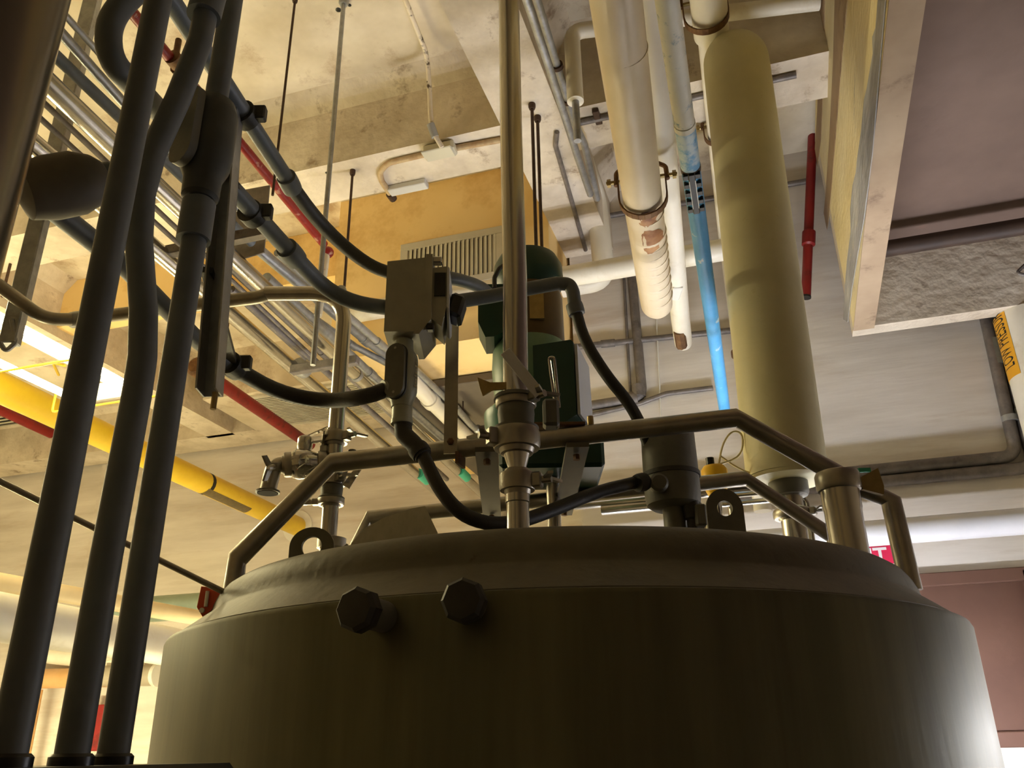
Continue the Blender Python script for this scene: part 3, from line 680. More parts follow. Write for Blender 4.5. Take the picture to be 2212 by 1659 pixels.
mesh('spout_lip', B().lathe(sp + vdd * .055 - Zv * .08, Zv, [(rr_ * .8, 0), (rr_ * 1.45, 0), (rr_ * 1.45, .006), (rr_ * 1.05, .010)], 24), dgrey, ri)
mesh('spout_bore_shade', B().lathe(sp + vdd * .055 - Zv * .0815, Zv, [(rr_ * 1.25, 0), (rr_ * 1.25, .003)], 20), darkvoid, ri)  # near-black disc painting the shade inside the spout opening
triclamp(ri, sp + vdd * .006, vdd, rr_ * 1.05, .024, -V * .5 + vd * .5 - Zv * .3)
triclamp(ri, tv + vdd * .032, vdd, rr_ * 1.05, .024, Zv)
# lower butterfly valve
mesh('lower_valve', B().lathe(onr(1062), Zv, [(rr_ * 1.0, -.04), (rr_ * 1.6, -.03), (rr_ * 1.65, -.02), (rr_ * 1.3, -.014), (rr_ * 1.4, .012), (rr_ * 1.3, .02), (rr_ * 1.7, .024), (rr_ * 1.7, .036), (rr_ * 1.0, .042)], 26), dgrey, ri)
triclamp(ri, onr(1040), Zv, rr_ * 1.15, .026, U * .6 - V * .8)
triclamp(ri, onr(1085), Zv, rr_ * 1.1, .02, -U)
lv0 = onr(1055) + U * .035 - V * .03
mesh('rod_lever', B().cyl(lv0, lv0 + U * .022 + Zv * .09, .0035, n=8), ss_bright, ri)
mesh('lever_tip', B().lathe(lv0 + U * .022 + Zv * .09, Zv, [(.006, 0), (.011, .006), (.011, .012)], 12), rubber, ri)
mesh('paddle_handle', B().prism([lv0 + Zv * .0, lv0 + U * .02 - Zv * .012, lv0 + U * .06 + Zv * .06, lv0 + U * .055 + Zv * .075, lv0 + U * .03 + Zv * .045], V * .004), ss, ri)
mesh('lower_tube', B().cyl(Vector((RX.x, RX.y, ZD - .01)), onr(1085), rr_ * 1.0, n=22), ss, ri)
mesh('base_flange', B().lathe(onr(1165) + U * .01, Zv, [(rr_ * 1.2, -.03), (rr_ * 1.75, -.026), (rr_ * 1.75, 0), (rr_ * 1.2, .004)], 26), ss_satin, ri)
mesh('clip_bolt', B().cyl(PD(735, 1190, 2.15), PD(752, 1178, 2.15), .006, n=8), ss_bright, ri)

# ---- propped guard sheet, vent, knob, post
gpx = [(752, 1187), (760, 1172), (790, 1140), (830, 1118), (890, 1098), (918, 1093), (950, 1160), (952, 1178)]
gs = tag(mesh('guard_sheet', B().prism([PV(x, y, A1 + V * .25, B1 + V * .25) for x, y in gpx], V * .006), platem, angle=20), 'frosted curved sheet propped on the dome beside the loop', 'guard sheet')

vt = PD(1700, 1030, 2.85); VX = Vector((vt.x, vt.y, 0))
vr = rp(vt, 172); vt_top = PD(1600, 130, 2.85)
vtt = Vector((vt_top.x, vt_top.y, 0)); 
vn = thing('insulated_vent', 'thick cream insulated vent pipe rising from the tank on the right', 'vent pipe', Vector((VX.x, VX.y, ZD)))
ztop = PD(1600, 105, 2.85).z
mesh('wrap', B().tube([Vector((VX.x, VX.y, zat(1700, 1032, VX))), Vector((VX.x + .04, VX.y, ztop)), Vector((VX.x + .05, YW, ztop + .02))], vr, 40, [0, .14, 0], seg=10), vent_m, vn)
zz0 = zat(1700, 1040, VX)
mesh('end_ring', B().lathe(Vector((VX.x, VX.y, zz0)), Zv, [(vr * .75, -.004), (vr * 1.0, 0), (vr * 1.0, .012)], 40), vent_m, vn)
mesh('collar', B().lathe(Vector((VX.x, VX.y, zz0 - .03)), Zv, [(vr * .44, -.02), (vr * .48, -.01), (vr * .48, .03)], 30), dgrey, vn)
mesh('stub', B().cyl(Vector((VX.x, VX.y, ZD - .01)), Vector((VX.x, VX.y, zz0)), vr * .3, n=26), ss, vn)
triclamp(vn, Vector((VX.x, VX.y, zz0 - .11)), Zv, vr * .31, .028, U * .8 - V * .6, wl=.03)
bs = PD(1745, 1150, 2.6)
tag(mesh('dome_nozzle', B().lathe(Vector((bs.x, bs.y, ZD - .02)), Zv, [(.05, 0), (.05, .09), (.062, .095), (.062, .115), (.03, .118)], 28), ss_satin), 'short capped steel nozzle on the dome below the vent', 'nozzle')

ps = PD(1822, 1110, 2.05); PX_ = Vector((ps.x, ps.y, 0)); pr_ = rp(ps, 82)
pt = thing('capped_post', 'short capped stainless nozzle with clamp at the right of the dome', 'nozzle', Vector((PX_.x, PX_.y, ZD - .06)))
mesh('tube', B().lathe(PX_, Zv, [(pr_ * .96, ZD - .06), (pr_ * .96, zat(1815, 1105, ps)), (pr_, zat(1815, 1098, ps)), (pr_, zat(1815, 1045, ps))], 32), ss, pt)
pc = Vector((PX_.x, PX_.y, zat(1812, 1040, ps)))
pcl = mesh('clamp', B().lathe(pc, Zv, [(pr_ * .9, -.024), (pr_ * 1.1, -.022), (pr_ * 1.17, -.016), (pr_ * 1.17, .014), (pr_ * 1.1, .02), (pr_ * .98, .022), (pr_ * .5, .022)], 36), ss_satin, pt)
mesh('wing_nut', B().prism([pc + U * pr_ * 1.15 + Zv * .006, pc + U * (pr_ + .05) + Zv * .028, pc + U * (pr_ + .056) - Zv * .016, pc + U * (pr_ + .052) - Zv * .036, pc + U * pr_ * 1.15 - Zv * .022], -V * .012), zinc, pcl)
mesh('tape_mark', B().frame(pc + U * (pr_ + .028) + Zv * .030 + V * .012, U * .014, V * .003, Zv * .005), tealtape, pcl)

kb = PD(1543, 1020, 2.75); KX = Vector((kb.x, kb.y, 0))
kn = thing('yellow_regulator', 'small bright yellow round regulator with black cap behind the far rail', 'regulator', Vector((KX.x, KX.y, ZD)))
kr = rp(kb, 56)
mesh('body', B().lathe(KX, Zv, [(kr * .6, zat(1543, 1072, kb)), (kr * .8, zat(1543, 1060, kb)), (kr, zat(1543, 1045, kb)), (kr, zat(1543, 1016, kb)), (kr * .8, zat(1543, 1008, kb))], 28), yellowk, kn)
mesh('cap', B().cyl(Vector((KX.x, KX.y, kb.z)) + U * -.01, Vector((KX.x, KX.y, zat(1535, 990, kb))) + U * -.01, rp(kb, 18), n=16), blackm, kn)
mesh('stem', B().cyl(Vector((KX.x, KX.y, ZD - .01)), Vector((KX.x, KX.y, zat(1543, 1070, kb))), .012, n=12), ss_bright, kn)
tbz = [PD(1552, 1008, 2.75), PD(1560, 960, 2.78), PD(1580, 930, 2.8), PD(1605, 935, 2.8), PD(1604, 980, 2.8), PD(1570, 1000, 2.76), PD(1525, 1008, 2.74)]
tag(mesh('air_tube', B().tube(smooth_path(tbz), .0035, 8), clearish), 'thin clear air tubing looped above the yellow regulator', 'tubing')
tbz = [PD(1556, 985, 2.76), PD(1590, 1010, 2.78), PD(1640, 1030, 2.8)]
tag(mesh('air_tube', B().tube(smooth_path(tbz), .0035, 8), clearish), 'thin clear air tubing running from the regulator to the vent', 'tubing')
# ================================================================== FOREGROUND LEFT
# big stainless column
cc = PD(-60, 300, .80); edge = PD(78, 300, .80)
crad = .088
dcol = ray(78, 300); 
azc = math.atan2(dcol.x, dcol.y) - math.asin(crad / .82)
cx_, cy_ = .82 * math.sin(azc), .82 * math.cos(azc)
tag(mesh('steel_column', B().tube([Vector((cx_, cy_, 0)), Vector((cx_, cy_, ZS))], crad, 64), mat('dark_satin_column', (120, 112, 100), (136, 128, 114), rough=0.22, metal=0.9, scale=9, stretch=(1, 1, .1))), 'thick dark stainless column cut by the top left corner', 'column')

# junction box under the three conduits
jb = PD(150, 1650, .98)
jx = thing('junction_box', 'black enclosure top edge at the bottom left corner', 'junction box', Vector((jb.x, jb.y, .9)))
mesh('enclosure', B().box((-.83, .52, .9), (-.60, .90, PD(243, 1652, 1.07).z), .01), blackm, jx)
mesh('stand', B().box((-.76, .6, 0), (-.68, .8, .9)), galv_d, jx)
ztopbox = PD(243, 1652, 1.07).z
def conduit3(lab, pxs, D, r, bodyparts=None):
    P = [PD(x, y, D) for x, y in pxs]
    base = Vector((P[-1].x, P[-1].y, ztopbox))
    t = thing('coated_conduit', lab, 'conduit', base, None)
    return t, P, base
t1, P, base = conduit3('leftmost of the three dark upright conduits', [(341, 0), (97, 1200), (15, 1640)], .9, .0195)
mesh('conduit', B().tube([base, Vector((P[0].x, P[0].y, P[0].z + .6)), Vector((P[0].x, P[0].y, ZS))], .0158, 24), pvc, t1)
mesh('hub', B().lathe(base, Zv, [(.021, 0), (.021, .008), (.018, .011)], 20), blackm, t1)
t2, P, base = conduit3('middle dark upright conduit with the offset bends', [(462, -60), (432, 90), (384, 215), (330, 330), (306, 420), (300, 520), (310, 671), (308, 771), (296, 850), (230, 1200), (154, 1640)], 1.0, .0195)
pth = [P[0] + Zv * .25] + P[:-1] + [base]
mesh('conduit', B().tube(pth, .0163, 24, .08), pvc, t2)
mesh('coupling', B().cyl(PD(440, 35, 1.0), PD(460, -40, 1.0), .0235, n=20), pvc, t2)
mesh('hub', B().lathe(base, Zv, [(.021, 0), (.021, .008), (.018, .011)], 20), blackm, t2)
t3, P, base = conduit3('rightmost dark upright conduit carrying the oblong fitting', [(502, 0), (430, 450), (371, 850), (243, 1640)], 1.07, .0185)
mesh('conduit', B().tube([base, Vector((P[0].x, P[0].y, P[0].z + .5)), Vector((P[0].x, P[0].y, ZS))], .0164, 24), pvc, t3)
mesh('hub', B().lathe(base, Zv, [(.021, 0), (.021, .008), (.018, .011)], 20), blackm, t3)
fc = PD(450, 325, 1.07); fx = Vector((base.x, base.y, fc.z))
fb_ = mesh('fitting_body', B().lathe(fx, Zv, [(.02, -.085), (.025, -.08), (.026, -.05), (.034, -.03), (.036, -.01), (.036, .06), (.03, .08), (.024, .085)], 22), mat('dark_cast_fitting', (66, 68, 66), (80, 82, 78), rough=0.5, metal=0.2, scale=14, bump=.06), t3)
fdir = (-V * .82 - U * .57).normalized(); fsd = fdir.cross(Zv).normalized()
mesh('fitting_cover', B().prism(obround(fx + fdir * .03 + Zv * .02, Zv, fsd, .066, .024), fdir * .012), dgrey, fb_, angle=25)
mesh('coupling', B().cyl(fx - Zv * .09, fx - Zv * .15, .0225, n=20), pvc, t3)
# conduit body on the left between the column and the conduits
le = PD(140, 400, 1.12)
leb = thing('conduit_fitting', 'rounded dark cast fitting beside the steel column', 'conduit fitting', le)
axl = (PD(215, 385, 1.12) - PD(80, 410, 1.12)).normalized()
mesh('body', B().lathe(le, axl, [(.012, -.06), (.036, -.052), (.043, -.02), (.043, .015), (.034, .04), (.024, .052)], 26), mat('brown_dark_cast', (92, 84, 72), (108, 100, 86), rough=0.6, scale=14, bump=.08), leb)
mesh('nipple', B().cyl(PD(195, 388, 1.12), PD(240, 380, 1.12), .02, n=18), pvc, leb)
ringband(leb, 'nut', PD(200, 388, 1.12), axl, .026, .014, pvc)
# conduit A
zA = PD(832, 839, 1.86).z
ca = [PZ(100, 440, zA), PZ(270, 575, zA), PZ(430, 738, zA), PZ(505, 795, zA), PZ(600, 848, zA), PZ(700, 868, zA), PD(790, 858, 1.84), PD(838, 840, 1.86)]
t = thing('coated_conduit', 'dark conduit sweeping from the left fitting down to the conduit body', 'conduit', ca[0])
mesh('rigid_run', B().tube(ca[:4], .0175, 20), pvc, t)
mesh('bend', B().tube(smooth_path(ca[3:]), .0185, 20), rubber, t)
ringband(t, 'coupling', ca[3], ca[3] - ca[2], .0235, .03, rubber, .001)
# conduit B
zB = PD(840, 668, 1.88).z
cbp = [PD(318, -40, .98), PD(262, 8, .97), PD(232, 60, .97), PD(238, 130, .97), PD(285, 180, 1.0), PZ(420, 318, zB), PZ(500, 398, zB), PZ(630, 548, zB), PZ(700, 622, zB), PD(765, 655, 1.82), PD(845, 666, 1.87)]
t = thing('coated_conduit', 'blue grey conduit looping at the top left and entering the switch box', 'conduit', cbp[0])
mesh('loop', B().tube(smooth_path([cbp[0] + Zv * .1] + cbp[:6], 2), .0165, 20), pvc, t)
mesh('rigid_run', B().tube([cbp[5], cbp[7]], .0178, 20), pvcb, t)
mesh('bend', B().tube(smooth_path(cbp[7:], 2), .0185, 20), pvcb, t)
ringband(t, 'coupling', cbp[7], cbp[7] - cbp[6], .0235, .05, pvcb, .001)
# conduit C
zC = PD(840, 592, 1.95).z
ccp = [PZ(370, -20, zC), PZ(440, 85, zC), PZ(500, 185, zC), PZ(590, 328, zC), PZ(625, 395, zC), PZ(680, 470, zC), PZ(740, 530, zC), PD(800, 575, 1.9), PD(850, 592, 1.94)]
t = thing('coated_conduit', 'dark conduit from the top edge entering the back of the switch box', 'conduit', ccp[0])
mesh('rigid_run', B().tube([ccp[0] - (ccp[1] - ccp[0]).normalized() * .5, ccp[4]], .0165, 20), pvcb, t)
mesh('flex_run', B().tube(smooth_path(ccp[4:], 2), .0165, 18), rubber, t)
ringband(t, 'coupling', ccp[4], ccp[4] - ccp[3], .021, .045, pvcb, .001)
# strut that carries these conduits
stp, sbt = PD(502, 205, 1.4), PD(452, 848, 1.4)
stx = Vector((sbt.x, sbt.y, 0))
s_t = thing('strut_channel', 'upright grey strut channel carrying the coated conduits', 'strut', sbt)
ch = B()
w_, d_, tt = .017, .02, .003
for (u0, u1, v0, v1) in ((-w_, w_, d_ - tt, d_), (-w_, -w_ + tt, -d_, d_), (w_ - tt, w_, -d_, d_)):
    q0 = sbt; q1 = stp
    c0 = (u0 + u1) / 2; c1 = (v0 + v1) / 2
    ch.frame((q0 + q1) / 2 + U * c0 + V * c1, U * (u1 - u0) / 2, V * (v1 - v0) / 2, (q1 - q0) / 2)
mesh('channel', ch, galv, s_t, smooth=False)
for (px, py, nm) in ((530, 250, zC), (545, 462, zB), (503, 788, zA)):
    c = PZ(px, py, nm); q = PD(px - 30, py + 8, 1.4)
    d = Vector((-.05, 1, 0)).normalized()
    mesh('conduit_clamp', B().lathe(c, d, [(.018, -.014), (.026, -.014), (.026, .014), (.018, .014)], 18).frame(c + U * .026 + Zv * .004, U * .014, V * .01, Zv * .016, .003).bar(c - Zv * .0, Vector((stp.x, stp.y, c.z)), .02, .012), rubber, s_t)
mesh('bolt', B().cyl(sbt + U * .01, sbt + U * .01 - Zv * .03, .005, n=8), zinc, s_t)

# ================================================================== OVERHEAD BUNDLE (left), hung on trapezes
def hpipe(name, label, cat, p0, p1, z, w, material, ext0=.6, ext1=0.0, group=None, n=18, ref=None, wall=None):
    a, b_ = PZ(*p0, z), PZ(*p1, z); d = (b_ - a).normalized()
    r = rp(along(a, b_, .4) if ref is None else PZ(*ref, z), w)
    a2 = a - d * ext0
    b2 = b_ + d * ext1 if wall is None else a + d * ((wall - a.y) / d.y)
    t = thing(name, label, cat, a2, group)
    mesh('pipe_run', B().tube([a2, b2], r, n), material, t)
    return t, a, b_, d, r
t, a, b_, d, r = hpipe('steel_pipe', 'thick shiny steel pipe, upper one of the bright overhead pair', 'pipe', (114, 190), (1050, 1075), 3.4, 36, ss, ref=(500, 560), wall=YF)
for u in (.2, .47): ringband(t, 'pipe_strap', a + d * ((b_ - a).length * u), d, r * 1.08, .03, galv)
mesh('tape_band', B().lathe(PZ(1000, 1024, 3.4), d, [(r * 1.01, -.09), (r * 1.02, -.09), (r * 1.02, .09), (r * 1.01, .09)], 18), tealtape, t)
t, a, b_, d, r = hpipe('steel_pipe', 'thick shiny steel pipe, lower one of the bright overhead pair', 'pipe', (82, 321), (947, 1064), 3.4, 36, ss, ref=(450, 625), wall=YF)
ringband(t, 'pipe_clamp', PZ(652, 795, 3.4), d, r * 1.25, .07, galv, .004)
mesh('clamp_arm', B().bar(PZ(660, 792, 3.4), PZ(755, 778, 3.4), .02, .006, Zv), galv, t)
mesh('tape_band', B().lathe(PZ(913, 1030, 3.4), d, [(r * 1.01, -.09), (r * 1.02, -.09), (r * 1.02, .09), (r * 1.01, .09)], 18), tealtape, t)
B_ = [((141, 81), (258, 212), 24, 'galvanised conduit, topmost of the overhead bundle at the left', galv, 3.55, (470, 440)),
      ((165, 60), (272, 180), 16, 'thin galvanised conduit beside the topmost conduit of the bundle', galv, 3.58, (520, 452)),
      ((130, 130), (258, 252), 28, 'blue grey conduit, third in the overhead bundle', pvcb, 3.5, (540, 525)),
      ((103, 230), (230, 350), 14, 'thin dark conduit between the two bright steel pipes', galv_d, 3.42, (700, 790)),
      ((92, 260), (200, 358), 13, 'thin dark conduit just above the lower bright steel pipe', galv_d, 3.42, (660, 775))]
for p0, p1, w, lab, mt, z, pe in B_:
    a, b_ = PZ(*p0, z), PZ(*p1, z); d = (b_ - a).normalized(); e = PZ(*pe, z)
    L_ = (e - a).dot(d)
    t = thing('conduit_run', lab, 'conduit', a - d * .6)
    mesh('pipe_run', B().tube([a - d * .6, a + d * L_], rp(a, w), 14), mt, t)
# paler conduits further along
far_c = [([(560, 540), (690, 650), (790, 735), (850, 778), (905, 812)], 20, 'pale grey conduit, highest of the far bundle', 3.63, galv),
         ([(600, 545), (720, 655), (820, 742), (900, 800), (1010, 905)], 16, 'pale grey conduit with couplings under the dark duct', 3.58, galv),
         ([(640, 660), (760, 745), (880, 808)], 15, 'pale grey conduit swinging to the right behind the riser', 3.6, galv),
         ([(575, 600), (700, 715), (800, 808), (1000, 985)], 20, 'pale conduit between the steel pipes at mid height', 3.52, galv),
         ([(480, 560), (600, 672), (700, 765), (780, 835), (890, 935)], 16, 'dark conduit left of the riser among the bright pipes', 3.45, galv_d),
         ([(500, 625), (590, 705), (690, 790), (745, 840), (870, 950), (965, 1035)], 14, 'thin dark conduit right of the lower steel pipe', 3.43, galv_d),
         ([(860, 790), (930, 865), (1050, 985)], 34, 'cream insulated line behind the conduit body', 3.55, insul)]
for pp, w, lab, z, mt in far_c:
    P = [PZ(x, y, z) for x, y in pp]
    t = thing('conduit_run', lab, 'conduit', P[0])
    mesh('pipe_run', B().tube(P, rp(P[len(P) // 2], w), 14, .1), mt, t)
    i = len(P) // 2
    ringband(t, 'coupling', P[i], P[i] - P[i - 1], rp(P[i], w) * 1.18, .07, mt)
t = thing('conduit_run', 'thin conduit with a cast elbow at the left of the motor', 'conduit', PZ(985, 845, 3.5))
q = [PZ(985, 880, 3.5), PZ(1018, 918, 3.5), PZ(1030, 928, 3.5), PZ(1062, 922, 3.5)]
mesh('pipe_run', B().tube(q, rp(q[1], 14), 12, .05), galv, t)
mesh('hanger', B().cyl(PZ(1000, 898, 3.5), Vector((PZ(1000, 898, 3.5).x, PZ(1000, 898, 3.5).y, 3.66)), .005, n=8), rod_m, t)
mesh('cast_elbow', B().sphere(PZ(1032, 927, 3.5), rp(q[1], 20), 8), galv, t)
# trapezes
def trap(label, px0, px1, z, rods, dz=.06):
    a, b_ = PZ(*px0, z), PZ(*px1, z); b_.y = a.y
    t = thing('pipe_trapeze', label, 'pipe hanger', a, 'pipe trapezes')
    ch = B(); ch.frame((a + b_) / 2, (b_ - a) / 2, Vector((0, .022, 0)), Vector((0, 0, .022)), .004)
    mesh('channel', ch, galv_d, t)
    for i, x in enumerate(rods):
        mesh('threaded_rod', B().cyl(Vector((x, a.y, z - .08)), Vector((x, a.y, ZB if abs(a.y - 3.37) < .16 else ZS)), .006, n=8), rod_m, t)
        mesh('rod_sleeve', B().cyl(Vector((x, a.y, z - .05)), Vector((x, a.y, z + .2)), .014, n=10), galv, t)
    return t
q = PZ(580, 480, 3.6)
trap('strut trapeze under the overhead bundle nearest the switch box', (360, 545), (585, 500), 3.42, ())
trap('strut trapeze further back under the overhead bundle', (630, 800), (770, 775), 3.3, ())
tray = PZ(500, 430, 3.5)
t = thing('hanger_plate', 'flat grey hanger plate at the end of the galvanised conduits', 'hanger plate', PZ(560, 540, 3.5))
pp_ = [PY(x, y, PZ(575, 480, 3.6).y + .02) for x, y in ((470, 420), (582, 400), (570, 545), (470, 575))]
mesh('plate', B().prism(pp_, (0, .006, 0)), galv_d, t, smooth=False)
# hanger rods reaching the slab
def rod(label, px_top, px_bot, Zt, r=.006, m_=rod_m):
    a = PZ(*px_top, Zt); D = math.hypot(a.x, a.y); b_ = PD(*px_bot, D)
    b_ = Vector((a.x, a.y, b_.z))
    t = thing('hanger_rod', label, 'rod', b_, 'threaded hanger rods')
    mesh('rod', B().cyl(b_, a, r, n=10), m_, t)
    mesh('anchor', B().lathe(a - Zv * .03, Zv, [(r * 1.8, 0), (r * 2.2, .01), (r * 2.2, .03)], 10), m_, t)
rod('thin dark hanger rod left of the pale rod', (638, -5), (578, 420), ZS)
rod('pale galvanised hanger rod near the ceiling holes', (743, 0), (690, 790), ZS, .011, galv)
rod('short dark hanger rod from the cross beam to the elbow', (762, 368), (733, 640), ZB, .007)
rod('dark hanger rod just right of the steel pipe, left of a pair', (1149, 225), (1143, 560), ZB, .008)
rod('dark hanger rod just right of the steel pipe, right of a pair', (1161, 252), (1158, 560), ZB, .008)
rod('dark hanger rod left of the fluorescent light', (55, 440), (20, 645), ZS, .009)
# left strut carrying the header
t = thing('strut_channel', 'grey strut hanger above the fluorescent light', 'strut', PD(30, 740, 2.9))
q0, q1 = PD(20, 745, 2.9), PD(100, 440, 2.9)
mesh('channel', B().bar(Vector((q0.x, q0.y, q0.z)), Vector((q0.x, q0.y, ZS)), .055, .04, U, .004), galv, t)
mesh('hook', B().tube([PD(25, 690, 2.88), PD(35, 740, 2.88), PD(12, 760, 2.88), PD(0, 740, 2.88)], .008, 8, .03), galv, t)

# red pipes
t, a, b_, d, r = hpipe('red_pipe', 'flaking red pipe under the ceiling beside the upper conduit', 'pipe', (280, 20), (700, 528), 3.9, 20, redp, ref=(600, 400))
dn = PZ(718, 560, 3.9); 
mesh('coupling', B().sphere(PZ(708, 545, 3.9), r * 1.5, 8), redp, t)
mesh('drop', B().tube([PZ(705, 545, 3.9), Vector((b_.x, b_.y, PD(722, 685, math.hypot(b_.x, b_.y)).z))], r * .95, 14), mat('stained_white_drop', (220, 206, 170), (232, 222, 196), rough=.5, scale=8, stain=(150, 40, 24), st_scale=10, st_pos=.62, st_soft=.08), t)
c = PZ(378, 130, 3.9)
mesh('pipe_hanger', B().lathe(c, d, [(r, -.02), (r * 1.5, -.02), (r * 1.5, .02), (r, .02)], 14).cyl(c + Zv * r, c + Zv * .10, .012, n=8), rust, t)
mesh('pipe_hanger', B().lathe(PZ(388, 150, 3.9), d, [(r, -.015), (r * 1.45, -.015), (r * 1.45, .015), (r, .015)], 14), rust, t)
zr = PY(664, 957, 6.5).z
t, a, b_, d, r = hpipe('red_pipe', 'dark red pipe running down to the sampling valve side', 'pipe', (428, 795), (664, 957), zr, 26, redclean, ext0=0, ref=(560, 885), wall=6.56)
mesh('hanger', B().cyl(a + d * .3, Vector(((a + d * .3).x, (a + d * .3).y, ZS)), .006, n=8), rod_m, t)
mesh('coupling', B().lathe(a - d * .05, d, [(r * 1.0, 0), (r * 1.5, .02), (r * 1.5, .16), (r * 1.1, .2)], 16), rust, t)
t, a, b_, d, r = hpipe('red_pipe', 'red pipe beneath the fluorescent light at the left edge', 'pipe', (0, 885), (112, 937), PY(168, 963, YF).z, 22, redclean, ext0=1.0, ref=(60, 910), wall=YF)
# yellow gas pipe
yz = PY(640, 1138, YF).z
t, a, b_, d, r = hpipe('gas_pipe', 'yellow gas pipe with rust flecks running to the far wall', 'pipe', (0, 837), (640, 1136), yz, 46, yellowp, ext0=2.5, ref=(520, 1075), wall=YF)
rect_patch(t, 'pipe_label', a + d * ((PZ(487, 1064, yz) - a).dot(d)), d, r * 1.012, -.1, .85, .62, mat('faded_label', (86, 72, 44), (112, 94, 54), rough=.6, scale=34))
mesh('label_arrow', B().lathe(a + d * ((PZ(444, 1044, yz) - a).dot(d)), d, [(r * 1.003, -.02), (r * 1.012, -.02), (r * 1.012, .02), (r * 1.003, .02)], 20), blackink, t)
we = PZ(640, 1138, yz)
mesh('wall_sleeve', B().lathe(Vector((a.x + d.x * ((YF - a.y) / d.y), YF - .012, yz)), Vector((0, 1, 0)), [(r * 1.0, 0), (r * 1.7, 0), (r * 1.7, .012)], 24), whitep, t)
mesh('wire_guard', B().tube([PZ(118, 850, yz) + Zv * .12, PZ(110, 800, yz) + Zv * .05, PZ(140, 790, yz)], .008, 8, .03), yellowp, t)

# low pipes behind the conduits, lower left
yl = YF - .25
def lowpipe(name, label, p0, p1, Y, w, material, fill=0.0, **k):
    a, b_ = PY(*p0, Y), PY(*p1, Y)
    if a.x < XL + .1: a = along(a, b_, (XL + .1 - a.x) / (b_.x - a.x))
    t = thing(name, label, 'pipe', a, None); mesh('pipe_run', B().tube([a, b_], rp(a, w), 20), material, t)
    for u in (.25, .8):
        q = along(a, b_, u); mesh('wall_bracket', B().box((q.x - .02, Y, q.z - .03), (q.x + .02, YF - .002, q.z + .03), .004), galv_d, t)
    return t, a, b_
t, a, b_, d, r = hpipe('insulated_pipe', 'fat white insulated pipe low behind the upright conduits', 'pipe', (0, 1333), (346, 1393), 2.02, 92, insul, ref=(180, 1363), wall=YF - .002)
t, a, b_, d, r = hpipe('insulated_pipe', 'beige pipe just above the fat white pipe at lower left', 'pipe', (0, 1258), (270, 1306), 2.3, 38, mat('beige_pipe_paint', (222, 200, 158), (230, 210, 170), rough=.5, scale=5), ref=(130, 1280), wall=YF - .002)
t, a, b_ = lowpipe('green_pipe', 'pale green pipe stub behind the orange red clip', (235, 1322), (620, 1296), 6.0, 54, greenp)
t, a, b_ = lowpipe('insulated_pipe', 'short cream pipe below the fat white pipe', (60, 1409), (300, 1436), 6.78, 36, insul)
t, a, b_ = lowpipe('copper_pipe', 'copper tan pipe low behind the upright conduits', (60, 1467), (260, 1462), 6.75, 40, copper)
t, a, b_ = lowpipe('pipe_sleeve', 'white ended grey sleeve at the left edge of the tank', (225, 1460), (340, 1458), 6.7, 44, mat('grey_beige_pipe', (176, 166, 146), rough=.5))
mesh('end_cap', B().lathe(b_, b_ - a, [(rp(b_, 20), -.02), (rp(b_, 48), -.02), (rp(b_, 50), .02), (rp(b_, 24), .03)], 20), whitep, t)
dv = PY(85, 1490, 6.75)
tag(mesh('copper_pipe', B().tube([dv, Vector((dv.x, dv.y, .0))], rp(dv, 16), 12), copper), 'thin copper drop at the lower left between conduits', 'pipe')
rb_ = PY(212, 1565, 6.75)
tag(mesh('red_cabinet', B().box((rb_.x - .20, 6.75, PY(212, 1622, 6.75).z), (rb_.x + .14, YF, PY(212, 1522, 6.75).z), .008), redclean), 'red box glimpsed between the dark conduits at bottom left', 'box')
# supports so the low pipes stand on posts
for i, (x, y) in enumerate(((-4.7, 5.0), (-2.6, 5.0))):
    pass
# thin rod/tube and orange clip
r0_, r1_ = PD(0, 1040, 2.0), PD(486, 1280, 2.1)
ext = (r0_ - r1_).normalized()
t = thing('brace_rod', 'slim steel rod slanting down to the tank behind the conduits', 'rod', r1_)
mesh('rod', B().cyl(r0_ + ext * 1.2, r1_, rp(r1_, 13), n=14), ss_satin, t)
oc = PD(447, 1300, 2.16)
t = thing('safety_clip', 'orange red plastic clip hanging at the left edge of the dome', 'clip', oc - Zv * .03)
mesh('clip_body', B().prism([oc + U * a_ + Zv * q for a_, q in ((-.018, .036), (.03, .03), (.03, .016), (.012, -.02), (-.006, -.034), (-.022, -.012))], V * .03), orangered, t, angle=20)
mesh('latch', B().tube([oc + Zv * .024 - V * .004, oc - Zv * .012 - V * .004], .0045, 8), whitep, t)
mesh('eye', B().cyl(oc - Zv * .02 - U * .008 - V * .006, oc - Zv * .02 - U * .008, .006, n=12), whitep, t)

